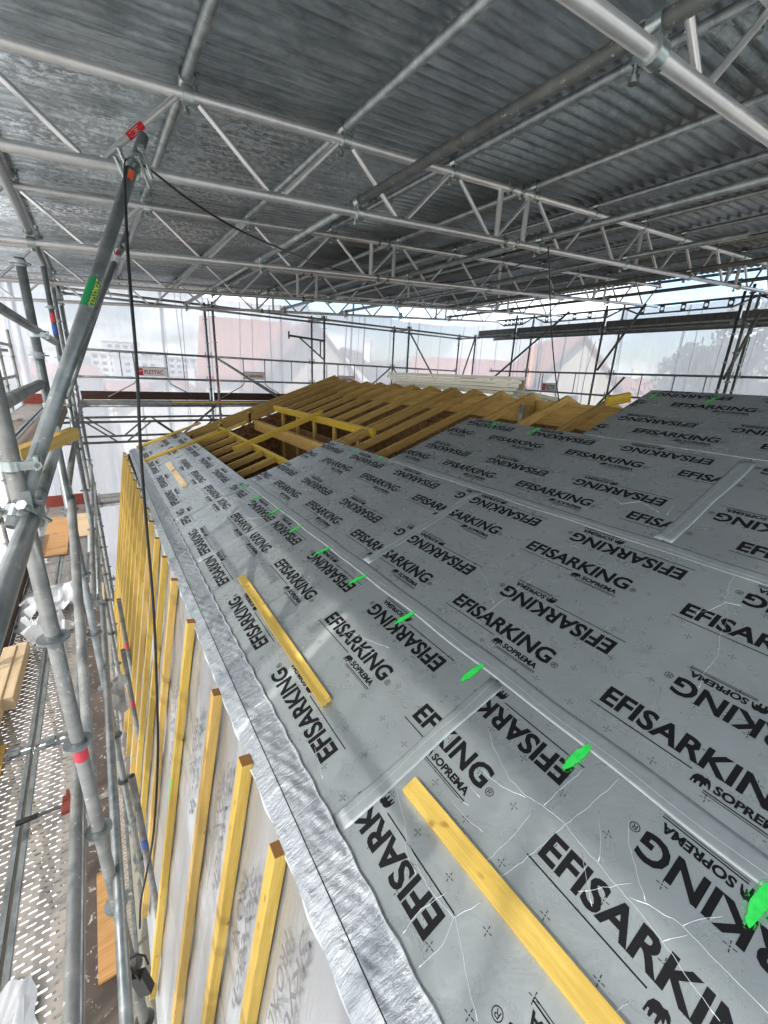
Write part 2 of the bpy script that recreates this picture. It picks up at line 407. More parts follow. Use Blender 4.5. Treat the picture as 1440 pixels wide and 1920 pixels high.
# the building roof plane: S up the slope, Y along the eaves, h above the facing
TH = R_(20.16); SV = Vector((math.cos(TH), 0, math.sin(TH))); NV = Vector((-math.sin(TH), 0, math.cos(TH))); YV = Vector((0, 1, 0))
R0 = NV * -1.62
def RF(S, Y, h=0.0): return R0 + SV * S + YV * Y + NV * h
def roofpt(px, py, h=0.0):
    d = right * ((px - 720) / FPX) + down * ((py - 960) / FPX) + fwd
    p = d * ((-1.62 + h) / d.dot(NV)); return SV.dot(p), p.y

# ------------------------------------------------------------------ lettering
_tc = {}
def glyphs(txt, wd, ht, bold=0.012):
    """2D mesh of txt scaled to width wd and cap height ht, lower left at 0,0"""
    key = (txt, bold)
    if key not in _tc:
        cu = bpy.data.curves.new('t', 'FONT'); cu.body = txt; cu.offset = bold; cu.resolution_u = 3
        ob = bpy.data.objects.new('t', cu); me = bpy.data.meshes.new_from_object(ob)
        vs = [v.co.copy() for v in me.vertices]; fs = [list(p.vertices) for p in me.polygons]
        bpy.data.objects.remove(ob); bpy.data.curves.remove(cu); bpy.data.meshes.remove(me)
        x0 = min(v.x for v in vs); x1 = max(v.x for v in vs); y0 = min(v.y for v in vs); y1 = max(v.y for v in vs)
        _tc[key] = ([((v.x - x0) / (x1 - x0), (v.y - y0) / (y1 - y0)) for v in vs], fs)
    vs, fs = _tc[key]
    return [(x * wd, y * ht) for x, y in vs], fs
ELE = [(0, 0), (.10, 0), (.12, .3), (.2, .32), (.24, 0), (.36, 0), (.4, .35), (.55, .4), (.58, 0), (.7, 0), (.74, .4), (.84, .28), (.9, .34), (.86, .62), (.98, .5), (1.08, .2), (1.16, .22), (1.1, .6), (1.0, .86), (.8, 1.0), (.62, .92), (.4, .98), (.15, .86), (.02, .55)]

# ================================================================== SETTING
b = MB(); b.grid(lambda u, v: Vector((-900 + 1800 * u, -900 + 1800 * v, -8.4)), 12, 12, smooth=False)
tag(b.build('ground', GROUND), kind='structure')
b = MB(); b.box((14, 19, -8.39), (60, 2.6, 0.004)); tag(b.build('road', ASPH), kind='structure')
b = MB()
def hillf(u, v):
    a_ = -2.2 + 3.4 * u; rr = 330 + 260 * v
    hh = (math.sin(u * 9) * 6 + math.sin(u * 23 + 1) * 3 + 16) * math.sin(min(1, v * 1.4) * math.pi * 0.5)
    return Vector((math.sin(a_) * rr, math.cos(a_) * rr, -8.3 + max(0, hh)))
b.grid(hillf, 70, 8); tag(b.build('hills', GROUND), kind='structure')

def house(name, c, sx, sy, hw, hr, rot, wall, tile, label, ridge='x', zb=-8.4, chim=True, group=None):
    root = empty(name, (c[0], c[1], zb), label, 'house', group); root.rotation_euler = (0, 0, R_(rot))
    def bl(bm, nm, mt, par=root): return bm.build(nm, mt, None if par is None else par, origin=(0, 0, 0))
    m_ = MB(); m_.box((0, 0, hw / 2), (sx / 2, sy / 2, hw / 2))
    ex, ey = (sx / 2, sy / 2)
    if ridge == 'x': g = [[(s_ * ex, -ey, hw), (s_ * ex, ey, hw), (s_ * ex, 0, hw + hr)] for s_ in (-1, 1)]
    else: g = [[(-ex, s_ * ey, hw), (ex, s_ * ey, hw), (0, s_ * ey, hw + hr)] for s_ in (-1, 1)]
    m_.add([p for t_ in g for p in t_], [(0, 1, 2), (3, 5, 4)]); wl = bl(m_, 'wall', wall)
    m_ = MB(); e = 0.45
    if ridge == 'x':
        k = hr / ey
        for s_ in (-1, 1):
            A = [(-ex - e, s_ * (ey + e), hw - e * k), (ex + e, s_ * (ey + e), hw - e * k), (ex + e, 0, hw + hr), (-ex - e, 0, hw + hr)]
            m_.add(A + [(p[0], p[1], p[2] + 0.22) for p in A], [(0, 1, 2, 3), (4, 7, 6, 5), (0, 4, 5, 1), (1, 5, 6, 2), (3, 2, 6, 7), (0, 3, 7, 4)])
    else:
        k = hr / ex
        for s_ in (-1, 1):
            A = [(s_ * (ex + e), -ey - e, hw - e * k), (s_ * (ex + e), ey + e, hw - e * k), (0, ey + e, hw + hr), (0, -ey - e, hw + hr)]
            m_.add(A + [(p[0], p[1], p[2] + 0.22) for p in A], [(0, 1, 2, 3), (4, 7, 6, 5), (0, 4, 5, 1), (1, 5, 6, 2), (3, 2, 6, 7), (0, 3, 7, 4)])
    rf = bl(m_, 'roof', tile)
    if chim:
        m_ = MB(); m_.box((ex * 0.3, ey * 0.2, hw + hr + 0.2), (0.3, 0.3, 0.9)); m_.box((ex * 0.3, ey * 0.2, hw + hr + 1.14), (0.36, 0.36, 0.05))
        ch = m_.build('chimney', REND2, rf, origin=(0, 0, 0))
    for fl in range(max(1, int(hw // 2.8))):
        for s_, n_ in ((-1, int(sx // 3.2)), (-2, int(sy // 3.2)), (2, int(sy // 3.2)), (1, int(sx // 3.2))):
            for q in range(n_):
                t_ = (q + 0.5) / n_ - 0.5
                z_ = 1.5 + fl * 2.8
                if abs(s_) == 1: cc = Vector((t_ * sx, s_ * (ey + 0.01), z_)); hh = (0.5, 0.06, 0.65)
                else: cc = Vector((s_ / 2 * (ex + 0.01), t_ * sy, z_)); hh = (0.06, 0.5, 0.65)
                m_ = MB(); m_.box(cc, hh); wn = bl(m_, 'window', WHT)
                m_ = MB(); hh2 = [x * 0.86 if x > 0.1 else x + 0.012 for x in hh]; m_.box(cc, hh2); m_.build('pane', GLASS, wn, origin=(0, 0, 0))
    return root
def hpt(px, dist):        # ground position on the sight line through column px, dist metres out
    d = right * ((px - 720) / FPX) + down * ((690 - 960) / FPX) + fwd; d.z = 0; return d.normalized() * dist
for (px, dist, sx, sy, hw, hr, rot, wl, tl, rd, lb) in [
    (466, 36, 5.6, 9, 8.0, 3.7, 0, REND2, TILE, 'x', 'big house with a long red tiled roof behind the far sheeting'),
    (560, 30, 6.5, 7, 7.4, 3.6, 14, REND, TILEG, 'y', 'grey roofed gable house in front of the long red roof'),
    (665, 40, 6.5, 9, 7.2, 2.9, -12, REND2, TILEG, 'y', 'pale gable house seen in the middle of the far sheeting'),
    (850, 62, 11, 9, 8.0, 2.8, 5, REND, TILE, 'x', 'low red roofed house behind the far corner of the scaffold'),
    (1035, 36, 5.4, 9, 8.4, 2.9, 20, REND, TILE, 'y', 'cream gable house with red roof behind the right sheeting'),
    (925, 60, 8, 9, 8.2, 2.4, 0, REND, TILE, 'x', 'red roofed house farther away behind the cream gable house'),
    (1170, 48, 8, 8, 7.0, 1.9, 10, REND, TILE, 'x', 'small house with red roof right of the cream gable house'),
    (1235, 60, 13, 9, 7.0, 1.7, 0, REND2, TILE, 'x', 'long white house with low red roof beside the trees'),
    (110, 110, 12, 11, 5.4, 2.0, 10, REND, TILE, 'x', 'wide house far off at the left behind the posts'),
    (250, 75, 7, 7, 3.6, 1.8, 10, REND2, TILE, 'x', 'low white house behind the sign panel at the left'),
    (330, 46, 8, 8, 4.6, 2.6, -14, REND2, TILE, 'y', 'white gabled bungalow behind the left end of the far sheeting')]:
    p = hpt(px, dist); house('house', (p.x, p.y), sx, sy, hw, hr, rot - math.degrees(math.atan2(p.x, p.y)), wl, tl, lb, rd)
for i, (px, dist, h_) in enumerate([(205, 260, 12), (232, 290, 19), (262, 250, 11), (290, 300, 15), (340, 270, 12), (60, 260, 13)]):
    p = hpt(px, dist)
    nm = ['leftmost but one', 'tallest', 'third', 'fourth', 'rightmost', 'leftmost'][i]
    root = empty('apartment_block', (p.x, p.y, -8.4), nm + ' of the pale apartment blocks on the skyline at the left', 'building', 'apartment blocks on the skyline')
    m_ = MB(); m_.box((0, 0, h_ / 2), (7 + i % 3 * 2, 5, h_ / 2)); m_.build('wall', REND2, root, origin=(0, 0, 0))
    m_ = MB(); m_.box((0, 0, h_ + .2), (7.3 + i % 3 * 2, 5.3, 0.2)); m_.build('roof', REND, root, origin=(0, 0, 0))
    for fl in range(int(h_ // 3)):
        for q in range(4):
            m_ = MB(); m_.box((-5.4 + q * 3.6, -5.02, 1.8 + fl * 3), (1.0, 0.06, 0.7)); m_.build('window', GLASS, root, origin=(0, 0, 0))

def tree(px, dist, h_, rad, label, seed):
    rs = random.Random(seed); p = hpt(px, dist); z0 = -8.4
    root = empty('tree', (p.x, p.y, z0), label, 'tree', 'trees beyond the sheeting')
    m_ = MB(); m_.tube((0, 0, 0), (0, 0, h_ * 0.55), 0.28, 10, r2=0.13)
    for k in range(7):
        a_ = rs.random() * 6.28; zz = h_ * (0.3 + 0.3 * rs.random())
        m_.tube((0, 0, zz), (math.cos(a_) * rad * .6, math.sin(a_) * rad * .6, zz + h_ * .2), 0.09, 6, r2=0.03)
    m_.build('trunk', BARK, root, origin=(0, 0, 0))
    m_ = MB(); cl = []
    for k in range(26):
        a_ = rs.random() * 6.28; t_ = rs.random(); rr = rad * (0.25 + 0.75 * math.sqrt(rs.random())) * math.sin(math.pi * (0.12 + 0.8 * t_)) ** .6
        cl.append((Vector((math.cos(a_) * rr, math.sin(a_) * rr, h_ * (0.28 + 0.68 * t_))), rad * (0.2 + 0.2 * rs.random())))
    for c_, r_ in cl:
        for q in range(150):
            d = Vector((rs.gauss(0, 1), rs.gauss(0, 1), rs.gauss(0, 1))).normalized() * r_ * (0.55 + 0.6 * rs.random())
            s_ = 0.11 + 0.13 * rs.random(); u = Vector((rs.gauss(0, 1), rs.gauss(0, 1), rs.gauss(0, 1))).normalized(); v = u.orthogonal().normalized()
            P = c_ + d; m_.add([P - u * s_, P + v * s_ * .6, P + u * s_, P - v * s_ * .6], [(0, 1, 2, 3)])
    m_.build('crown', LEAF, root, origin=(0, 0, 0))
tree(1405, 26, 11.5, 3.6, 'tallest bushy dark green tree at the right edge behind the sheeting', 1)
tree(1340, 28, 10.6, 2.6, 'bushy green tree left of the tallest tree at the right edge', 2)
tree(1295, 31, 9.0, 1.9, 'small round tree at the left end of the tree row', 3)
tree(1500, 24, 11.5, 3.6, 'wide tree partly outside the right edge of the picture', 4)

# ================================================================== SHELTER ROOF
BZ, BK = 0.965, 0.068           # lower chord height and its rise per metre
def zb_(x): return BZ + BK * x
def zt_(x): return 1.36 + BK * x
XN = [0.65 + 0.98 * k for k in range(-2, 11)]
TY = [1.05, 3.03, 5.13, 7.5, 9.7]
def coupler_mesh(big=1.0):
    b = MB(); r = 0.043 * big
    b.tube((-0.026, 0, 0), (0.026, 0, 0), r, 14)                       # ring round the chord (axis x)
    b.tube((0, -0.026, 0.075), (0, 0.026, 0.075), r * .92, 14)          # ring round the crossing tube (axis y)
    b.box((0, 0, 0.04), (0.022, 0.022, 0.03))
    b.tube((0.0, 0.055, -0.055), (0.0, 0.055, 0.10), 0.009, 8); b.tube((0, .055, .085), (0, .055, .105), 0.018, 6); b.tube((0, .055, -.062), (0, .055, -.04), 0.018, 6)
    b.box((0, 0.045, 0.0), (0.02, 0.018, 0.012)); b.box((0, 0.05, 0.075), (0.016, 0.02, 0.01))
    b.tube((0.055, 0.0, -0.03), (0.055, 0.0, 0.13), 0.008, 8); b.tube((.055, 0, .11), (.055, 0, .13), 0.016, 6); b.box((.04, 0, .075), (.022, .016, .012))
    return b
_cm = None
def add_coupler(parent, pos, rotz=0, flip=False, mat=None):
    global _cm
    if _cm is None:
        _cm = coupler_mesh().build('coupler', mat or ZINC, parent, origin=(0, 0, 0)); o = _cm
    else:
        o = _cm.copy(); COL.objects.link(o); o.parent = parent
    o.location = pos; o.rotation_euler = (math.pi if flip else 0, 0, rotz); return o

def make_girder():
    root = empty('lattice_girder', (0, TY[0], 0), 'x', 'girder', 'aluminium lattice girders under the sheet roof')
    x0, x1 = -1.35, 10.55
    for nm, z_ in (('upper_chord', zt_), ('lower_chord', zb_)):
        b = MB(); b.tube((x0, 0, z_(x0)), (x1, 0, z_(x1)), 0.0275, 16); b.build(nm, ALU, root, origin=(0, 0, 0))
    for i, x in enumerate(XN):
        for s_ in (-1, 1):
            xb = x + s_ * 0.44
            if xb < x0 or xb > x1: continue
            b = MB(); b.tube((x + s_ * 0.06, 0, zt_(x) - 0.025), (xb, 0, zb_(xb) + 0.025), 0.0165, 10); b.build('diagonal', ALU, root, origin=(0, 0, 0))
    for x in (3.15, 3.5, 8.1, 8.45, 5.5):
        b = MB(); b.tube((x, 0, zb_(x) + .02), (x, 0, zt_(x) - .02), 0.024, 12); b.build('upright', ALU, root, origin=(0, 0, 0))
    for x in XN: add_coupler(root, (x, 0, zt_(x)))
    for x in (-0.27, 1.75, 3.76, 5.3, 6.9, 8.6): add_coupler(root, (x, 0, zb_(x)))
    for x in (3.25, 3.4): # spigot joint bolts
        for z_ in (zb_, zt_):
            b = MB(); b.tube((x, -0.05, z_(x)), (x, 0.05, z_(x)), 0.014, 8); b.tube((x, 0, z_(x) - .05), (x, 0, z_(x) + .05), 0.014, 8); b.tube((x - .02, 0, z_(x)), (x + .02, 0, z_(x)), 0.038, 12); b.build('joint_bolt', ZINC, root, origin=(0, 0, 0))
    return root
g0 = make_girder()
glab = ['nearest aluminium lattice girder crossing the top right corner', 'second lattice girder, the one the thick raking tube reaches',
        'third lattice girder counted from the camera, behind the cable', 'fourth lattice girder counted from the camera', 'farthest lattice girder, just above the far scaffold']
g0['label'] = glab[0]
for i in range(1, 5):
    c = copy_tree(g0); c.location.y = TY[i]; c['label'] = glab[i]

# sticker on the girder's diagonal (part of the second girder)
ORD = ['first', 'second', 'third', 'fourth', 'fifth', 'sixth', 'seventh', 'eighth', 'ninth', 'tenth', 'eleventh', 'twelfth', 'thirteenth', 'fourteenth', 'fifteenth', 'sixteenth', 'seventeenth', 'eighteenth', 'nineteenth', 'twentieth', 'twenty-first', 'twenty-second', 'twenty-third', 'twenty-fourth']
for i, x in enumerate(XN):
    tube('purlin_tube', (x, -1.3, zt_(x) + 0.075), (x, 11.2, zt_(x) + 0.075 + random.uniform(-.01, .01)), 0.027, GALV,
         '%s roof purlin tube from the left, under the corrugated sheets' % ORD[i], 'purlin', 'purlin tubes under the sheet roof')
for (x, y0, y1, mt, lb) in [
    (1.75, -0.6, 3.13, GALVD, 'dark rusty tube running from the top right to an open end at mid ceiling'),
    (1.75, 3.2, 5.45, GALV, 'tube on the lower chords behind the open end of the dark rusty tube'),
    (-0.27, -0.6, 5.5, GALV, 'tube on the lower chords along the left edge of the picture'),
    (-0.27, 5.0, 9.9, GALV, 'far tube on the lower chords above the left scaffold walkway'),
    (3.76, -0.6, 5.6, GALV, 'long bright tube on the lower chords in the right half of the ceiling'),
    (3.76, 5.7, 9.9, GALV, 'tube on the lower chords continuing behind the long bright tube'),
    (5.3, 1.9, 5.4, GALV, 'tube with a visible square cut end near the right of the ceiling'),
    (5.3, 5.5, 9.95, GALV, 'tube on the lower chords right of the middle, far part'),
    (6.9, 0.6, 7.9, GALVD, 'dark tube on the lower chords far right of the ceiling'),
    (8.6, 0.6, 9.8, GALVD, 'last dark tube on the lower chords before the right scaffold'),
    (1.75, 5.5, 9.9, GALV, 'tube on the lower chords left of the middle, far part')]:
    off = 0.075
    tube('bracing_tube', (x, y0, zb_(x) + off), (x, y1, zb_(x) + off), 0.029, mt, lb, 'scaffold tube', 'bracing tubes on the lower chords')

# corrugated sheets
def sheet(x0, x1, y0, y1, kind, lift):
    b = MB(); pts = []
    if kind == 'L':      # flat pans with narrow ribs
        P = 0.09; n = int(round((y1 - y0) / P))
        for k in range(n * 8 + 1):
            q = math.sin(k * math.pi / 4); pts.append((y0 + k * P / 8, 0.011 * max(-.75, min(.75, q * 1.2))))
    else:
        P = 0.1; n = int(round((y1 - y0) / P))
        for k in range(n * 8 + 4): pts.append((y0 + k * P / 8, 0.018 * math.sin(k * math.pi / 4)))
    xs = [x0, (x0 + x1) / 2, x1]; vs = []
    for x in xs:
        sag = random.uniform(-.004, .004)
        for (y, z) in pts: vs.append((x, y, zt_(x) + 0.116 + lift + z + sag))
    n = len(pts); fs = []
    for r in range(2):
        for i in range(n - 1): fs.append((r * n + i, r * n + i + 1, (r + 1) * n + i + 1, (r + 1) * n + i))
    b.add(vs, fs, 0, True); c = Vector((x0, y0, zt_(x0) + .12))
    o = b.build('corrugated_sheet', SHEETL if kind == 'L' else SHEETR, origin=c)
    s = o.modifiers.new('thick', 'SOLIDIFY'); s.thickness = 0.0015; return o
bays = [(-1.55, 2.78, 'L', 0.0), (2.69, 5.0, 'R', 0.004), (4.9, 8.0, 'R', 0.009), (7.9, 10.5, 'R', 0.013)]
wy = 0.9
for bi, (x0, x1, kd, lf) in enumerate(bays):
    for j in range(14):
        y0 = -1.3 + j * wy; y1 = y0 + wy
        o = sheet(x0, x1, y0 - .0, y1 + .03, kd, lf + (j % 2) * 0.0022)
        side = ['left', 'middle left', 'middle right', 'right'][bi]
        tag(o, '%s corrugated roof sheet from the camera in the %s row' % (ORD[j], side), 'roof sheet', 'corrugated sheets of the shelter roof')

# ================================================================== SHEETING
def tarp(p0, p1, zb, zt0, zt1, label, seed, out_):
    rs = random.Random(seed); p0 = Vector(p0); p1 = Vector(p1); out_ = Vector(out_)
    ph = [rs.random() * 6.28 for _ in range(8)]; folds = [(rs.random(), rs.uniform(-.18, .18), rs.uniform(.012, .03), rs.uniform(.02, .055)) for _ in range(6)]
    b = MB(); Ln = (p1 - p0).length
    def fn(u, v):
        zt = zt0 + (zt1 - zt0) * u - 0.05 * math.sin(u * math.pi) * (1 if v > 0.9 else 0)
        z = zb + (zt - zb) * v
        x = u * Ln
        d = 0.02 * math.sin(x * 4.1 + ph[0] + z * .8) + 0.013 * math.sin(x * 9.7 + ph[1] - z * 1.1) + 0.012 * math.sin(z * 2.1 + ph[2] + x)
        d += 0.10 * math.sin(v * math.pi * 3 + ph[3]) * 0.3
        for c_, sl_, wd, am in folds:
            t_ = (u - c_ - sl_ * (v - .5)) / wd; d += am * math.exp(-t_ * t_)
        q = p0 + (p1 - p0) * u + out_ * d; q.z = z; return q
    b.grid(fn, 80, 60); o = b.build('sheeting_panel', TARP, origin=(p0.x, p0.y, zb))
    tag(o, label, 'sheeting', 'translucent sheeting panels round the scaffold')
    for k in range(5):                                  # gathered pleats hanging from the top edge
        u0 = rs.random(); w_ = rs.choice((.012, .02, .03, .07)); wob = rs.uniform(-.25, .25); p_ = rs.random() * 6
        b = MB()
        def pl(u, v, u0=u0, w_=w_, wob=wob, p_=p_):
            uu = min(.995, max(.005, u0 + wob * (v - 1) * .3 / Ln + (.05 * math.sin(v * 5 + p_)) / Ln + (u - .5) * w_ * (1.4 - .6 * v) / Ln))
            q = fn(uu, v); return q - out_ * (.012 + .01 * math.sin(u * 14))
        b.grid(pl, 4, 40); b.build('pleat', TARP, o, origin=(p0.x, p0.y, zb))
    return o
FX = [-1.35, -0.27, 2.3, 4.87, 7.44, 10.8]
fl = ['narrow sheeting panel at the left end of the far wall', 'far wall sheeting panel with the red lettered sign in front', 'far wall sheeting panel in front of the long red roof',
      'far wall sheeting panel behind the rafters', 'far wall sheeting panel at the far right corner']
for i in range(5):
    z0 = 1.42 + .03 * i; tarp((FX[i], 10.95, 0), (FX[i + 1] + .03, 10.95 + .01 * (i % 2), 0), -7.5, z0, z0 + .12, fl[i], 20 + i, (0, 1, 0))
RY = [10.95, 8.5, 5.95, 3.4, 0.85, -1.6]
rl = ['right wall sheeting panel next to the far corner', 'right wall sheeting panel in front of the cream gable house', 'right wall sheeting panel just left of the trees',
      'right wall sheeting panel in front of the trees', 'right wall sheeting panel beyond the right edge of the picture']
for i in range(5):
    tarp((10.85 + .01 * (i % 2), RY[i], 0), (10.85 + .01 * (i % 2), RY[i + 1], 0), -7.5, 1.68 + .03 * i, 1.71 + .03 * i, rl[i], 40 + i, (1, 0, 0))
LY = [-1.7, 0.9, 3.4, 5.95, 8.5, 10.95]
ll = ['left side sheeting panel beside the nearest part of the walkway', 'left side sheeting panel next to the squared timbers', 'left side sheeting panel beside the crumpled film',
      'left side sheeting panel beside the wooden hatch', 'left side sheeting panel at the far left corner']
for i in range(5):
    tarp((-1.42 - .01 * (i % 2), LY[i], 0), (-1.42 - .01 * (i % 2), LY[i + 1], 0), -7.5, 1.37, 1.37, ll[i], 60 + i, (1, 0, 0))

# ================================================================== SCAFFOLD
def rosette_mesh(parent, ln, z0):
    k = 0; t_ = z0
    while t_ < ln:
        b = MB(); b.tube((t_ - .004, 0, 0), (t_ + .004, 0, 0), 0.052, 16); b.tube((t_ - .018, 0, 0), (t_ + .018, 0, 0), 0.029, 14)
        b.build('rosette', GALV, parent, origin=(0, 0, 0)); t_ += 0.5
def post(x, y, z0, z1, label, mat=None, ros=0.25, r=0.0245, bands=(), group='scaffold posts', top=(0, 0)):
    o = tube('scaffold_post', (x, y, z0), (x + top[0], y + top[1], z1), r, mat or GALV, label, 'scaffold post', group)
    if ros is not None: rosette_mesh(o, z1 - z0, ros)
    for (zz, m_) in bands:
        b = MB(); b.tube((zz - z0 - .045, 0, 0), (zz - z0 + .045, 0, 0), r + .0012, 14); b.build('paint_band', m_, o, origin=(0, 0, 0))
    return o
def rail(p0, p1, label, mat=None, r=0.0235, ends=True, group=None, cat='scaffold rail'):
    o = tube('guard_rail', p0, p1, r, mat or GALV, label, cat, group); ln = o['len']
    if ends:
        for t_ in (0.03, ln - 0.03):
            b = MB(); b.box((t_, 0, 0), (0.035, 0.03, 0.03)); b.box((t_, 0, 0.03), (0.008, 0.012, 0.06)); b.build('wedge_end', GALV, o, origin=(0, 0, 0))
    return o
# --- far wall: inner row Y=10.0, outer row Y=10.73
PX = [-0.27, 2.3, 4.87, 7.44, 10.0]
for i, x in enumerate(PX):
    post(x, 10.0, -8.4, 1.28 if i else 1.62, '%s post from the left in the inner row of the far scaffold' % ORD[i], DUSTY if i == 1 else GALV, 0.4, bands=((-0.35, REDP), (-0.72, REDP)) if i in (1,) else (((-0.45, BLUEP),) if i == 4 else ()))
    post(x, 10.73, -8.4, 1.34, '%s post from the left in the outer row of the far scaffold' % ORD[i], GALV, 0.4, bands=((1.18, REDP), (-0.25, REDP)) if i == 1 else ())
for lv, zz in enumerate((1.2, 0.22, -0.3, -0.82, -2.82, -4.82)):
    lvn = ['top level', 'handrail level', 'knee rail level', 'deck level', 'lower deck level', 'bottom deck level'][lv]
    for i in range(4):
        a, c = PX[i] + .03, PX[i + 1] - .03
        if zz in (1.2, -0.82, -2.82, -4.82):
            rail((a, 10.0, zz), (c, 10.0, zz), '%s inner rail, %s bay from the left of the far wall' % (lvn, ORD[i]), group='far wall rails')
        rail((a, 10.73, zz), (c, 10.73, zz), '%s outer rail, %s bay from the left of the far wall' % (lvn, ORD[i]), group='far wall rails')
    if zz in (1.2, -0.82, -2.82, -4.82):
        for i, x in enumerate(PX):
            rail((x, 10.03, zz), (x, 10.70, zz), '%s cross tube at the %s post pair of the far wall' % (lvn, ORD[i]), group='far wall cross tubes')
# planks of the far wall decks
def plank(x0, x1, y0, y1, z, label, mat=None, group='steel deck planks', name='deck_plank', lip=True):
    root_c = Vector(((x0 + x1) / 2, (y0 + y1) / 2, z)); sx, sy = abs(x1 - x0) / 2, abs(y1 - y0) / 2
    b = MB(); lngY = sy > sx
    b.box((0, 0, 0), (min(sx, sy), max(sx, sy), 0.002))
    mt = Matrix.Translation(root_c) @ (Matrix.Identity(4) if lngY else Matrix.Rotation(math.pi / 2, 4, 'Z'))
    o = b.build(name, mat or PERF, matrix=mt); tag(o, label, 'deck plank', group)
    if lip:
        h = min(sx, sy); l = max(sx, sy)
        for s_ in (-1, 1):
            b = MB(); b.box((s_ * (h - .008), 0, -.026), (0.006, l, 0.028)); b.box((s_ * (h - .016), 0, .004), (0.012, l, 0.003)); b.build('edge_lip', GALV, o, origin=(0, 0, 0))
        for s_ in (-1, 1):
            b = MB(); b.box((0, s_ * (l - .02), .006), (h * .96, 0.018, 0.004)); b.tube((-h * .55, s_ * (l - .01), 0.012), (h * -.2, s_ * (l - .01), .012), .016, 8); b.tube((h * .2, s_ * (l - .01), 0.012), (h * .55, s_ * (l - .01), .012), .016, 8); b.build('end_claw', GALV, o, origin=(0, 0, 0))
    return o
for i in range(4):
    for q in range(2):
        plank(PX[i] + .04, PX[i + 1] - .04, 10.05 + q * .33, 10.36 + q * .33, -0.76, '%s far wall deck plank in the %s bay' % (['inner', 'outer'][q], ORD[i]))
        plank(PX[i] + .04, PX[i + 1] - .04, 10.05 + q * .33, 10.36 + q * .33, -2.76, '%s plank of the level below in the %s far bay' % (['inner', 'outer'][q], ORD[i]))
    beam('toe_board', (PX[i] + .05, 10.70, -0.66), (PX[i + 1] - .05, 10.70, -0.66), 0.03, 0.17, TOE, label='dark brown toe board in the %s bay of the far wall' % ORD[i], cat='toe board', group='far wall toe boards')
beam('loose_batten', (1.35, 9.98, -0.745), (3.2, 9.98, -0.745), 0.06, 0.03, YELP, label='pale loose batten lying on the edge of the far deck', cat='batten')
# steel lattice beams under the far deck
for q, yy in enumerate((9.93, 10.8)):
    root = empty('steel_lattice_beam', (-0.3, yy, -1.15), ['front', 'rear'][q] + ' steel lattice beam hung under the far deck at the left', 'lattice beam', 'steel lattice beams')
    for nm, z in (('upper_chord', -1.12), ('lower_chord', -1.52)):
        b = MB(); b.tube((-0.6, yy, z), (4.7, yy, z), 0.024, 12); b.build(nm, GALVD, root)
    for k in range(4):
        x = -0.2 + k * 1.2
        for s_ in (0, 1):
            b = MB(); b.tube((x + s_ * 1.1, yy, -1.13), (x + .45 + s_ * .2, yy, -1.5), 0.017, 8); b.build('diagonal', GALVD, root)
# wedge braces and the bracket of the far wall
for (x0, z0, x1, z1, y, lb) in [(2.35, 0.15, 3.85, -0.75, 9.96, 'front diagonal brace falling to the right from the second far post'), (2.45, 0.22, 4.2, -.78, 10.76, 'rear diagonal brace falling to the right near the second far post'),
                          (7.46, 1.1, 8.9, -0.6, 9.96, 'diagonal brace falling right from the top of the fourth far post'), (7.4, 0.2, 6.2, -.72, 10.76, 'diagonal brace falling left from the fourth far post'),
                          (7.5, 0.2, 8.3, -.72, 10.77, 'short diagonal brace falling right from the fourth far post'), (2.2, -.82, 1.3, -1.55, 9.95, 'diagonal strut below the far deck left of the second post'),
                          (9.9, 1.15, 9.3, -.6, 9.94, 'steep diagonal brace beside the far corner post')]:
    tube('diagonal_brace', (x0, y, z0), (x1, y, z1), 0.022, GALV, lb, 'brace', 'far wall braces')
root = empty('console_bracket', (4.87, 9.97, 0.7), 'cantilever console bracket pointing left from the third far post', 'bracket')
b = MB(); b.tube((3.95, 9.97, .77), (4.85, 9.97, .72), .024, 12); b.box((3.95, 9.97, .78), (.015, .015, .08)); b.build('arm', GALVD, root)
b = MB(); b.tube((4.22, 9.97, .74), (4.83, 9.97, .3), .018, 10); b.build('strut', GALVD, root)
b = MB(); b.tube((4.75, 9.97, .72), (4.75, 9.97, .36), .016, 10); b.build('hanger', GALVD, root)

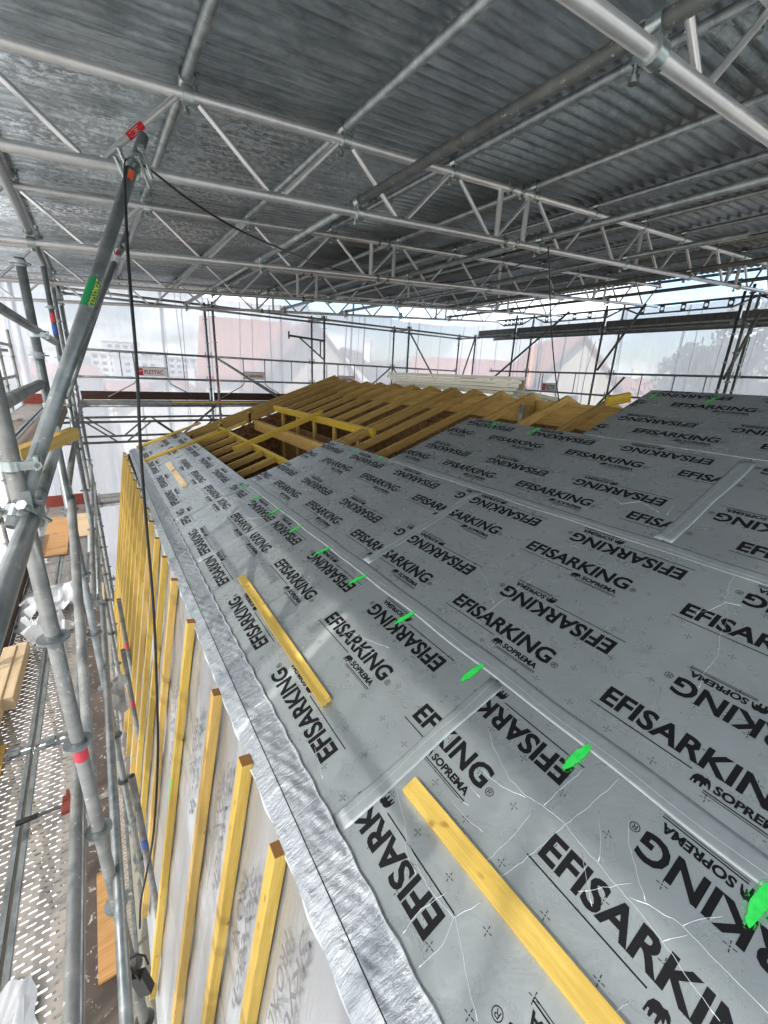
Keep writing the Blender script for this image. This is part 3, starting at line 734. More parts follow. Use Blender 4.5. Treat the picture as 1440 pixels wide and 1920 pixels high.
def sign(origin, ux, text, red, label, wd=0.46, ht=0.15, sub=None):
    """guard-rail sign: frame with curved legs and a lettered plate; ux is its reading direction"""
    o_ = Vector(origin); ux = Vector(ux).normalized(); uz = Vector((0, 0, 1)); nrm = ux.cross(uz)
    root = empty('lettered_guard_rail', o_, label, 'sign frame', 'lettered guard frames')
    b = MB()
    for s_ in (-1, 1):
        b.path([o_ + ux * (s_ * wd / 2) + uz * .5, o_ + ux * (s_ * wd / 2) + uz * -.07, o_ + ux * (s_ * (wd / 2 + .05)) + uz * -.14, o_ + ux * (s_ * (wd / 2 + .55)) + uz * -.42], 0.012, 8)
    b.path([o_ + ux * (-wd / 2) + uz * (ht + .03), o_ + ux * (wd / 2) + uz * (ht + .03)], 0.008, 8)
    b.build('frame', GALV, root)
    pl = MB(); ax = (ux, nrm, uz); pl.box(o_ + uz * (ht / 2 + .02) + nrm * 0.002, (wd / 2 - .01, .004, ht / 2), ax); p_ = pl.build('plate', WHT, root)
    face = o_ + nrm * 0.0085
    tx0 = -wd / 2 + (.17 if red else .15)
    vs, fs = glyphs(text, wd * (.58 if red else .6), ht * .5, 0.02)
    b = MB(); yo = .06 if not sub else .09
    b.add([face + ux * (tx0 + x) + uz * (yo + y) for x, y in vs], fs)
    if sub:
        vs, fs = glyphs(sub, wd * .5, ht * .26, 0.01); b.add([face + ux * (tx0 + x) + uz * (.035 + y) for x, y in vs], fs)
    b.build('lettering', INKR if not sub else INK, p_, origin=o_)
    b = MB()
    if red:
        b.box(face + ux * (-wd / 2 + .09) + uz * (ht / 2 + .02), (.055, .001, ht * .42), ax); b.build('logo', REDM, p_, origin=o_)
        b = MB(); f2 = face + nrm * .002
        P = [(-.04, .03), (0, .005), (.04, .03), (.04, .018), (0, -.012), (-.04, .018)]
        b.add([f2 + ux * (-wd / 2 + .09 + x) + uz * (ht / 2 + .03 + y) for x, y in P], [(0, 1, 4, 5), (1, 2, 3, 4)]); b.build('bird_mark', WHT, p_, origin=o_)
    else:
        P = [(-.045, .02), (0, -.005), (.045, .02), (.02, -.005), (0, -.022), (-.02, -.005)]
        b.add([face + ux * (-wd / 2 + .08 + x) + uz * (ht / 2 + .02 + y) for x, y in P], [(0, 1, 4, 5), (1, 2, 3, 4)]); b.build('bird_mark', INK, p_, origin=o_)
    return root
sign((1.1, 10.66, -0.27), (1, 0, 0), 'PLETTAC', True, 'sign frame with red logo and red capitals, left end of far wall', 0.62, .17)
sign((3.32, 10.66, -0.27), (1, 0, 0), 'plettac', False, 'sign frame with small red letters right of the second far post', .52, .16)
sign((5.86, 10.66, -0.27), (1, 0, 0), 'plettac', False, 'sign frame with small red letters just above the far rafters', .52, .16)
sign((10.64, 7.6, -0.25), (0, -1, 0), 'PLETTAC', True, 'sign frame with red logo on the right wall', .5, .2, 'ASSCO')
for k, (px, yy) in enumerate(((215, 10.7), (310, 10.7))): pass
for i, (x, y) in enumerate(((0.55, 10.73), (1.75, 10.73), (4.3, 10.73), (5.3, 10.73), (6.9, 10.73), (8.4, 10.73), (9.2, 10.73))):
    tube('guard_upright', (x, y, -.27), (x, y, .2), .011, GALV, '%s thin upright between the far wall rails, from the left' % ORD[i], 'upright', 'thin uprights between the far rails', hollow=False)

# --- right wall: inner X=10.0, outer X=10.72
QY = [8.5, 5.95, 3.4, 0.85]
for i, y in enumerate(QY):
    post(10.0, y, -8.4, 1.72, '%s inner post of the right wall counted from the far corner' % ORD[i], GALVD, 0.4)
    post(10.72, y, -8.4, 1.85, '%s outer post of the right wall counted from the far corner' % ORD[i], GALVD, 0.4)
ys = [9.95] + QY
for lv, zz in enumerate((0.27, -0.25, 1.2, -.8)):
    lvn = ['handrail', 'knee rail', 'upper deck rail', 'deck rail'][lv]
    for i in range(4):
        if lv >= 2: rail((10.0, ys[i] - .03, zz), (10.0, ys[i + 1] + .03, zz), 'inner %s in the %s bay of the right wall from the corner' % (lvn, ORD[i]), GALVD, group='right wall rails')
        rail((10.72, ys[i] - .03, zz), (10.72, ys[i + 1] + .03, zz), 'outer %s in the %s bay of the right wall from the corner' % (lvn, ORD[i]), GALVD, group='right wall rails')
    for i in range(1, 5):
        if lv >= 2: rail((10.03, ys[i], zz), (10.69, ys[i], zz), '%s cross tube at the %s post pair of the right wall' % (lvn, ORD[i - 1]), GALVD, group='right wall cross tubes')
for i in range(4):
    for q in range(2):
        plank(10.05 + q * .33, 10.36 + q * .33, ys[i + 1] + .04, ys[i] - .04, 1.27, '%s upper deck plank, %s right wall bay from the corner' % (['inner', 'outer'][q], ORD[i]), GALVD)
    beam('toe_board', (10.03, ys[i] - .04, 1.33), (10.03, ys[i + 1] + .04, 1.33), .03, .13, GALVD, label='dark toe board of the upper right deck, %s bay' % ORD[i], cat='toe board', group='right wall toe boards')
    # punched truss ledger above
    root = empty('punched_ledger', (10.72, ys[i], 1.7), 'punched lattice ledger on top of the right wall, %s bay from the corner' % ORD[i], 'lattice beam', 'punched ledgers of the right wall')
    a, c = ys[i] - .03, ys[i + 1] + .03
    b = MB(); b.tube((10.72, a, 1.74), (10.72, c, 1.74), .024, 12); b.build('upper_tube', GALVD, root)
    b = MB(); b.path([(10.72, a, 1.73), (10.72, a - .35, 1.58), (10.72, c + .35, 1.58), (10.72, c, 1.73)], .018, 10); b.build('lower_tube', GALVD, root)
    for k in range(5):
        y = a - .4 - k * (abs(a - c) - .8) / 4
        b = MB(); R1_, n = .034, 12
        ring = [(10.72, y + R1_ * math.cos(2 * math.pi * t_ / n), 1.66 + R1_ * math.sin(2 * math.pi * t_ / n)) for t_ in range(n)]
        sq = [(10.72, y + .05 * max(-1, min(1, 1.45 * math.cos(2 * math.pi * t_ / n))), 1.66 + .075 * max(-1, min(1, 1.45 * math.sin(2 * math.pi * t_ / n)))) for t_ in range(n)]
        b.add(ring + sq, [(t_, (t_ + 1) % n, n + (t_ + 1) % n, n + t_) for t_ in range(n)]); w2 = b.build('punched_plate', GALVD, root)
        s = w2.modifiers.new('t', 'SOLIDIFY'); s.thickness = .006
for (p0, p1, lb) in [((10.0, 5.9, .33), (9.6, 4.9, 1.6), 'raking tube rising right from the handrail of the right wall'),
                     ((9.9, 9.7, -.45), (9.7, 6.7, 1.62), 'long raking tube crossing the far end of the right wall'),
                     ((10.0, 3.35, .2), (9.7, 3.0, 1.3), 'short raking tube at the right edge near the third inner post'),
                     ((10.72, 5.6, .2), (10.72, 6.3, -.7), 'short brace below the handrail in the right wall')]:
    tube('raking_tube', p0, p1, .027, GALVD, lb, 'brace', 'raking tubes of the right wall')
for i, y in enumerate((8.0, 6.9, 5.2, 4.5, 3.9, 2.6, 2.0)):
    tube('guard_upright', (10.72, y, -.25), (10.72, y, .27), .011, GALVD, '%s thin upright between the right wall rails, from the corner' % ORD[i], 'upright', 'thin uprights between the right rails', hollow=False)
post(9.3, 3.05, -.05, 1.75, 'free standing dark post right of the ridge, reaching the roof girder', GALVD, 0.2, top=(.35, .12))

# --- left scaffold: inner row X=-0.25, outer row X=-1.05
pA = post(-0.25, 1.76, -8.4, 0.1, 'dusty post nearest the camera at the left edge with a pink band', DUSTY, 0.42, bands=((-1.52, REDP),), top=(-.0, 0))
pB = post(-0.25, 3.47, -8.4, 0.55, 'post behind the raking tube topped with a free end', GALV, 0.42)
post(-0.25, 6.0, -8.4, 0.9, 'third inner post of the left scaffold with red and blue bands', GALV, 0.42, bands=((0.42, REDP), (0.3, BLUEP)))
post(-0.27, 8.0, -8.4, 0.95, 'fourth inner post of the left scaffold', DUSTY, 0.42, bands=((-2.3, REDP),))
for i, (y, zt) in enumerate(((-.6, .4), (1.9, .3), (4.4, 0.35), (6.9, 0.4), (10.0, .45))):
    post(-1.08, y, -8.4, zt, '%s outer post of the left scaffold counted from the camera' % ORD[i], DUSTY, 0.42, bands=((-.55, REDP),) if i == 3 else ())
    post(-1.3, y + .5, -8.4, zt - .1, '%s outermost post behind the left scaffold counted from the camera' % ORD[i], DUSTY, 0.42)
# second row of inner posts seen through the gap below the deck
for i, (x, y) in enumerate(((-0.16, 2.9), (-.12, 4.6), (-.1, 5.8))):
    post(x, y, -8.4, -2.9, '%s short post standing in the gap beside the wall battens' % ORD[i], DUSTY, None, bands=((-3.6, BLUEP if i == 0 else REDP),))
# ledgers along Y
for (x, y0, y1, z, mt, r, lb) in [
    (-.23, 1.76, 3.47, -.5, GALV, .03, 'dark ledger between the two nearest left posts'),
    (-.23, .3, 1.76, -.5, GALV, .03, 'dark ledger running off the left edge from the nearest post'),
    (-.25, 3.5, 6.0, -.86, DUSTY, .028, 'ledger below the upper left deck between the second and third post'),
    (-.25, 6.0, 10.0, -.86, DUSTY, .028, 'ledger below the upper left deck towards the far corner'),
    (-1.08, -.6, 4.4, -1.75, DUSTY, .026, 'near outer handrail of the left walkway'), (-1.08, 4.4, 10, -1.75, DUSTY, .026, 'far outer handrail of the left walkway'),
    (-1.08, -.6, 4.4, -2.25, DUSTY, .026, 'near outer knee rail of the left walkway'), (-1.08, 4.4, 10, -2.25, DUSTY, .026, 'far outer knee rail of the left walkway'),
    (-.33, .6, 3.9, -1.95, DUSTY, .027, 'smooth grey inner handrail low over the near walkway'), (-.22, .6, 4.6, -2.3, GALV, .027, 'blue grey inner knee rail low over the near walkway'),
    (-.25, 3.9, 6.6, -1.95, DUSTY, .027, 'middle part of the inner handrail over the walkway'), (-.24, 6.7, 9.9, -1.95, DUSTY, .027, 'far part of the inner handrail over the walkway'),
    (-.25, 4.7, 9.9, -2.35, GALV, .025, 'far part of the inner knee rail over the walkway'),
    (-1.08, 4.4, 10, -.3, DUSTY, .026, 'knee rail on the outer side of the upper left deck'), (-1.08, 4.4, 10, .2, DUSTY, .026, 'handrail on the outer side of the upper left deck')]:
    rail((x, y0, z), (x, y1, z), lb, mt, r * .87, group='left scaffold rails')
for (p0, p1, r, mt, lb) in [
    ((-.30, 2.1, -.17), (-.27, 3.44, -.15), .028, DUSTY, 'thick tube meeting the second left post below the raking tube'),
    (tuple(dep(-40, 553, 1.7)), tuple(dep(103, 641, 3.0)), .024, GALV, 'slanting brace crossing the second left post near the top'),
    ((-.23, 3.5, -.9), (-.28, 1.8, -2.1), .025, DUSTY, 'slanting brace under the nearest ledger')]:
    tube('brace_tube', p0, p1, r, mt, lb, 'brace', 'braces of the left scaffold')
# raking tubes from the posts up to the girders
rk = []
for (p0, p1, r, lb) in [
    ((-.275, 1.70, -.52), (.395, 2.92, 1.11), .025, 'thick raking tube with a green sticker, nearest the camera'),
    ((-.25, 3.4, -.35), (.47, 5.17, 1.16), .0245, 'second raking tube with a red and white label near its top'),
    ((-.25, 5.9, -.40), (.36, 7.45, 1.02), .0235, 'third and thinnest raking tube, behind the other two')]:
    rk.append(tube('raking_tube', p0, p1, r, GALV, lb, 'brace', 'raking tubes of the left scaffold', n=20))
def wrap(par, t0, t1, r, a0, a1, mat, nm='sticker'):
    b = MB(); n = 10; vs = []
    for t_ in (t0, t1):
        for i in range(n + 1):
            a = a0 + (a1 - a0) * i / n; vs.append((t_, r * math.cos(a), r * math.sin(a)))
    b.add(vs, [(i, i + 1, n + 2 + i, n + 1 + i) for i in range(n)], 0, True); return b.build(nm, mat, par, origin=(0, 0, 0))
def wraptext(par, txt, t0, ln_, r, a_mid, ht, mat, bold=.01):
    vs, fs = glyphs(txt, ln_, ht, bold); b = MB()
    b.add([(t0 + x, r * math.cos(a_mid - (y - ht / 2) / r), r * math.sin(a_mid - (y - ht / 2) / r)) for x, y in vs], fs); return b.build('lettering', mat, par, origin=(0, 0, 0))
# which way is the camera, in the tube's own frame
def cam_angle(o, t_):
    m = o.matrix_world.inverted(); c = m @ Vector((0, 0, 0)) - Vector((t_, 0, 0)); return math.atan2(c.z, c.y)
bpy.context.view_layer.update()
t_ = 1.02; a = cam_angle(rk[0], t_); st = wrap(rk[0], t_ - .075, t_ + .085, .0258, a - 1.25, a + .1, GREENS); st2 = wrap(rk[0], t_ - .06, t_ + .07, .0258, a + .3, a + 1.1, GREENS)
wraptext(st, 'CONOMAT', t_ - .07, .15, .0266, a + .45, .022, YELS)
t_ = 1.80; a = cam_angle(rk[0], t_); wrap(rk[0], t_ - .035, t_ + .03, .0256, a - .5, a + .5, Mat('orange paint').set((.8, .12, .03), .6).m, 'paint_mark')
t_ = 1.95; a = cam_angle(rk[1], t_); wrap(rk[1], t_ - .07, t_ + .05, .0252, a - 1.3, a + 1.0, WHT); wrap(rk[1], t_ + .03, t_ + .1, .0254, a - 1.1, a + .2, REDP)
for o_, t_ in ((rk[0], 1.86), (rk[0], 1.93), (rk[0], .05), (rk[1], 2.1), (rk[2], 2.0)):
    b = MB(); b.tube((t_ - .02, 0, 0), (t_ + .02, 0, 0), .035, 16)
    b.tube((t_, -.055, -.07), (t_, -.055, .07), .008, 8); b.tube((t_, -.055, .05), (t_, -.055, .072), .017, 6); b.tube((t_, .05, -.05), (t_, .05, .06), .01, 8); b.build('clamp', ZINC, o_, origin=(0, 0, 0))
# big zinc clamps on the posts
def clamp(par, z_off, a):
    b = MB(); b.tube((z_off - .016, 0, 0), (z_off + .016, 0, 0), .031, 18)
    d = Vector((0, math.cos(a), math.sin(a))); e = Vector((0, -math.sin(a), math.cos(a)))
    b.box(Vector((z_off, 0, 0)) + d * .015 + e * .042, (.014, .024, .014), (Vector((1, 0, 0)), e, d))
    b.tube(Vector((z_off - .022, 0, 0)) + e * .06, Vector((z_off + .024, 0, 0)) + e * .06, .012, 12); b.tube(Vector((z_off, 0, 0)) + e * .06 - d * .025, Vector((z_off, 0, 0)) + e * .06 + d * .04, .008, 8); b.tube(Vector((z_off, 0, 0)) + e * .06 + d * .025, Vector((z_off, 0, 0)) + e * .06 + d * .04, .014, 6)
    b.build('clamp', ZINC, par, origin=(0, 0, 0))
bpy.context.view_layer.update()
clamp(pA, 8.4 - .33, cam_angle(pA, 8.0)); clamp(pB, 8.4 - .28, cam_angle(pB, 8.1)); clamp(pB, 8.4 + .14, cam_angle(pB, 8.4))

# walkway z=-2.75
k = 0
for (x0, x1, mt, nm) in ((-1.06, -.745, PERF, 'outer'), (-.735, -.42, PERF, 'middle')):
    for j in range(5):
        y0 = -1.5 + j * 2.45
        plank(x0, x1, y0, y0 + 2.42, -2.75 - (.01 if nm == 'middle' else 0), '%s %s plank of the left walkway from the camera' % (ORD[j], nm), mt)
for j in range(3):
    y0 = .4 + j * 2.3
    b = MB(); b.box((-.335, y0 + 1.14, -2.756), (.078, 1.12, .009)); tag(b.build('plywood_strip', SPLAT, origin=(-.335, y0 + 1.14, -2.75)), '%s splattered dark plywood strip on the inner side of the walkway' % ORD[j], 'plywood', 'plywood strips of the walkway')
beam('edge_batten', (-.245, .3, -2.73), (-.245, 6.5, -2.73), .022, .05, SQT, label='long thin light batten along the inner edge of the walkway', cat='batten')
for j in range(5):
    y0 = -1.5 + j * 2.45
    plank(-.93, -.62, y0, y0 + 2.42, -4.75, '%s outer plank of the walkway one level down' % ORD[j])
    plank(-.6, -.34, y0, y0 + 2.42, -4.75, '%s inner plank of the walkway one level down' % ORD[j])
    if j < 4: beam('toe_board', (-1.07, y0, -2.66), (-1.07, y0 + 2.4, -2.66), .03, .15, TOE, label='%s toe board on the outer edge of the left walkway' % ORD[j], cat='toe board', group='left walkway toe boards')
beam('toe_board', (-1.06, 9.97, -2.62), (-.3, 9.97, -2.62), .03, .22, REDT, label='red brown toe board closing the far end of the walkway', cat='toe board')
for (x0, x1, y0, y1, mt, lb) in [(-.98, -.66, 7.3, 9.2, ORNG, 'large plywood hatch sheet near the far end of the walkway'), (-.62, -.35, 8.0, 9.3, SQT, 'small pale plywood sheet beside the hatch sheet'),
                                (-.36, -.26, 1.62, 2.15, ORNG, 'orange plywood piece at the bottom between the two grey rails'), (-.98, -.9, 3.2, 3.5, YELP, 'small yellow plywood square beside the squared timbers')]:
    b = MB(); b.box(((x0 + x1) / 2, (y0 + y1) / 2, -2.732), ((x1 - x0) / 2, (y1 - y0) / 2, .007)); o = b.build('plywood_piece', mt, origin=((x0 + x1) / 2, (y0 + y1) / 2, -2.73)); tag(o, lb, 'plywood'); 
beam('squared_timber', (-1.02, 3.25, -2.66), (-.99, 4.7, -2.66), .1, .13, SQT, label='upper squared pine timber on the outer side of the walkway', cat='timber')
beam('squared_timber', (-.93, 3.9, -2.67), (-.91, 4.75, -2.67), .09, .12, SQT, label='shorter squared pine timber lying beside the first', cat='timber')
beam('squared_timber', (-1.0, 2.4, -2.68), (-.98, 3.1, -2.68), .09, .11, SQT, label='nearest squared pine timber cut by the left edge', cat='timber')
# upper left deck z=-.78
for j in range(2):
    for q in range(2):
        plank(-1.06 + q * .33, -.75 + q * .33, 4.45 + j * 2.8, 7.2 + j * 2.8, -.78, '%s plank of the upper left deck, %s section' % (['outer', 'inner'][q], ['near', 'far'][j]), DECKW if j == 0 else PERF)
    beam('toe_board', (-.4, 4.4 + j * 2.75, -.70), (-.4, 7.1 + j * 2.75, -.70), .03, .17, DECKW, label='%s weathered toe board on the inner edge of the upper left deck' % ['near', 'far'][j], cat='toe board', group='upper left deck toe boards')
beam('toe_board', (-1.05, 9.9, -.68), (-.33, 9.9, -.68), .03, .17, REDT, label='red toe board closing the far end of the upper left deck', cat='toe board')
p0 = dep(30, 855, 1.75); p1 = dep(140, 812, 2.15)
beam('batten_offcut', p0, p1, .04, .06, YELP, label='yellow batten offcut wedged between the two nearest left posts', cat='batten', up=(0.1, 0, 1))

# crumpled film and papers on the walkway
def crumple(name, c, sx, sy, h_, seed, label, cat, rot=0, mat=None, sub=2):
    rs = random.Random(seed); n = 16; hs = [[0] * (n + 1) for _ in range(n + 1)]
    pk = [(rs.random(), rs.random(), rs.uniform(.3, 1), rs.uniform(.05, .16)) for _ in range(9)]
    def fn(u, v):
        z = 0
        for (a_, b_, hh, w2) in pk:
            d = abs((u - a_) * math.cos(b_ * 7) + (v - b_) * math.sin(b_ * 7)) + .35 * math.hypot(u - a_, v - b_); z = max(z, hh * max(0, 1 - d / w2 / 1.6))
        x = (u - .5) * sx * (1 + .12 * math.sin(v * 9 + seed)); y = (v - .5) * sy * (1 + .15 * math.sin(u * 7 + seed * 2))
        ca, sa = math.cos(rot), math.sin(rot); return Vector((c[0] + x * ca - y * sa, c[1] + x * sa + y * ca, c[2] + .006 + z * h_))
    b = MB(); b.grid(fn, n, n, smooth=False); o = b.build(name, mat or CLOTH, origin=c); return tag(o, label, cat)
crumple('crumpled_film', (-.70, 5.75, -2.745), .75, .75, .18, 3, 'large crumpled heap of white film across the walkway', 'film')
crumple('crumpled_film', (-.78, 5.15, -2.745), .42, .5, .2, 5, 'pointed fold of white film in front of the large heap', 'film', .4)
crumple('crumpled_film', (-.98, 7.15, -2.745), .2, .22, .1, 8, 'small white plastic wrapper near the far hatch', 'wrapper', .2)
crumple('paper_sheet', (-.66, 1.72, -2.74), .13, .24, .015, 9, 'white paper sheet lying on the perforated planks, bottom left', 'paper', .15)
crumple('paper_sheet', (-.80, 1.60, -2.74), .15, .16, .02, 12, 'second folded paper half off the left edge', 'paper', -.3)
crumple('plaster_bag', (-.2, 3.9, -2.9), .16, .5, .12, 14, 'white wrapping stuck between the walkway and the wall', 'wrapping', 0)
# hammer
hp = at(30, 1545, 2, -2.70); hq = at(125, 1508, 2, -2.70)
root = empty('hammer', hp, 'hammer with a black handle lying across the walkway planks', 'hammer')
b = MB(); b.tube(hp, hp + (hq - hp) * .42, .017, 10, r2=.015); b.build('grip', BLACK, root)
b = MB(); b.tube(hp + (hq - hp) * .42, hq, .011, 10); b.build('shaft', GALVD, root)
d_ = (hq - hp).normalized(); e_ = Vector((-d_.y, d_.x, 0))
b = MB(); b.box(hq, (.022, .06, .016), (d_, e_, Vector((0, 0, 1)))); b.box(hq + e_ * .075, (.008, .03, .014), (d_, e_, Vector((0, 0, 1)))); b.build('head', REDT, root)
# black strap with hook at the bottom
root = empty('black_strap', dep(262, 1830, 2.0), 'black strap with a wire loop tied to the lower left rails', 'strap')
b = MB(); b.path([dep(278, 1808, 1.98), dep(272, 1792, 1.98), dep(258, 1790, 1.97), dep(245, 1796, 1.97), dep(240, 1808, 1.97), dep(252, 1822, 1.97), dep(262, 1838, 1.98)], .005, 8); b.build('loop', BLACK, root)
q0 = dep(258, 1826, 2.0); q1 = dep(276, 1858, 2.02); mm, ln = frame(q0, q1, tuple(-fwd)); b = MB(); ax = [Vector((mm[0][i], mm[1][i], mm[2][i])) for i in range(3)]
b.box((q0 + q1) / 2, (ln / 2, .03, .02), ax); b.build('buckle', BLACK, root)

# cables
def cable(pts, r, label):
    P = [Vector(p) for p in pts]; out_ = []
    for i in range(len(P) - 1):
        a, b_, c, d = P[max(i - 1, 0)], P[i], P[i + 1], P[min(i + 2, len(P) - 1)]
        for k in range(8):
            t_ = k / 8; out_.append(0.5 * ((2 * b_) + (c - a) * t_ + (2 * a - 5 * b_ + 4 * c - d) * t_ ** 2 + (3 * b_ - a - 3 * c + d) * t_ ** 3))
    out_.append(P[-1]); b = MB(); b.path(out_, r, 8); return tag(b.build('electric_cable', BLACK, origin=P[0]), label, 'cable')
cable([dep(255, 312, 2.16), dep(243, 300, 2.08), dep(234, 318, 2.0), dep(240, 480, 1.72), dep(256, 680, 1.68), dep(264, 850, 1.75), dep(276, 1000, 1.95), dep(287, 1130, 2.05), dep(293, 1260, 2.15), dep(296, 1420, 2.3), dep(288, 1560, 2.42), dep(274, 1640, 2.5), dep(264, 1690, 2.55), dep(262, 1740, 2.6)], .0065, 'black electric cable hanging from the thick raking tube in front of the battens')
cable([dep(255, 312, 2.16), dep(275, 314, 2.2), dep(360, 378, 2.4), dep(450, 432, 2.75), dep(540, 472, 3.6), dep(600, 495, 5.0), dep(660, 512, 5.6), dep(760, 530, 6.2)], .0065, 'black cable running from the raking tube across the ceiling to the right')
cable([dep(760, 530, 6.2), dep(860, 528, 5.6), dep(950, 505, 4.6), dep(1028, 472, 3.75)], .006, 'black cable sagging below the girders at mid ceiling')
cable([dep(1028, 462, 3.7), dep(1030, 520, 3.8), dep(1034, 620, 4.1), dep(1041, 700, 4.35), dep(1048, 752, 4.5)], .006, 'thin black cable hanging down onto the ridge rafters')
for i, (p0, p1) in enumerate(((dep(1117, 640, 9.8), dep(1085, 800, 9.5)),)):
    cable([p0, (p0 + p1) / 2 + Vector((0, .1, 0)), p1], .005, 'thin dark cord hanging in front of the right sheeting')

# ================================================================== BUILDING
BT = 0.14                                             # board thickness
def rowp(): pass
BOARDS = [  # S0, S1, Y0, Y1, upright phase, inverted phase (Y of the capital E), label
    (-.06, .825, -1.6, .94, .447, .519, 'nearest foil board of the eaves row, under the large yellow batten'),
    (-.06, .825, .95, 3.455, 1.938, 1.185, 'foil board of the eaves row with the middle yellow batten on it'),
    (-.06, .825, 3.465, 4.60, 4.02, 4.35, 'short foil board of the eaves row between two cross seams'),
    (-.06, .825, 4.61, 7.20, 5.2, 5.05, 'foil board of the eaves row carrying the short batten'),
    (-.06, .825, 7.21, 9.15, 8.1, 7.8, 'farthest foil board at the eaves, under the long battens'),
    (.835, 2.02, -2.9, -.33, -1.6, -1.1, 'second row foil board beyond the lower right corner'),
    (.835, 2.02, -.32, 2.20, 1.463, .704, 'large foil board of the second row in the right foreground'),
    (.835, 2.02, 2.21, 4.80, 2.62, 1.72, 'second row foil board touching the open rafters'),
    (2.03, 3.19, -1.6, .905, .62, .2, 'third row foil board cut by the right edge'),
    (2.03, 3.19, .915, 3.5, 1.18, 1.93, 'third row foil board in the middle of the roof'),
    (3.20, 4.34, -2.9, -.42, -1.3, -1.1, 'ridge row foil board outside the right edge'),
    (3.20, 4.34, -.41, 2.12, .93, 1.42, 'ridge row foil board at the top right of the roof')]
PER = 0.853; TW = 0.61; CH = 0.089
def clipmesh(vs, fs, s0, s1, y0, y1):
    bm = bmesh.new(); V = [bm.verts.new((a, b_, 0)) for a, b_ in vs]
    for f in fs:
        try: bm.faces.new([V[i] for i in f])
        except ValueError: pass
    for co, no in (((s0, 0, 0), (-1, 0, 0)), ((s1, 0, 0), (1, 0, 0)), ((0, y0, 0), (0, -1, 0)), ((0, y1, 0), (0, 1, 0))):
        bmesh.ops.bisect_plane(bm, geom=bm.verts[:] + bm.edges[:] + bm.faces[:], plane_co=co, plane_no=no, clear_outer=True)
    bm.verts.index_update(); r = [(v.co.x, v.co.y) for v in bm.verts], [[v.index for v in f.verts] for f in bm.faces]; bm.free(); return r
def logo_block():
    """EFISARKING over its rule with the elephant and SOPREMA, x along reading, y up"""
    V, F = [], []
    def put(vs, fs, dx, dy):
        b_ = len(V); V.extend([(x + dx, y + dy) for x, y in vs]); F.extend([[b_ + i for i in f] for f in fs])
    put(*glyphs('EFISARKING', TW, CH, .032), 0, 0)
    put(*glyphs('\u00ae', .03, .03, .0), TW + .012, CH * .0 + .008)
    put([(0, 0), (.355, 0), (.355, .0045), (0, .0045)], [(0, 1, 2, 3)], -.02, -.024)
    put([(x * .045, y * .042) for x, y in ELE], [list(range(len(ELE)))], .345, -.062)
    put(*glyphs('SOPREMA', .185, .031, .04), .405, -.053)
    put([(0, 0), (.215, 0), (.215, .004), (0, .004)], [(0, 1, 2, 3)], .385, -.066)
    put([(0, 0), (.215, 0), (.215, .0025), (0, .0025)], [(0, 1, 2, 3)], .385, -.073)
    return V, F
LV, LF = logo_block()
GREENM = {}
marks = [(.76, .02 + .5165 * k) for k in range(10)]
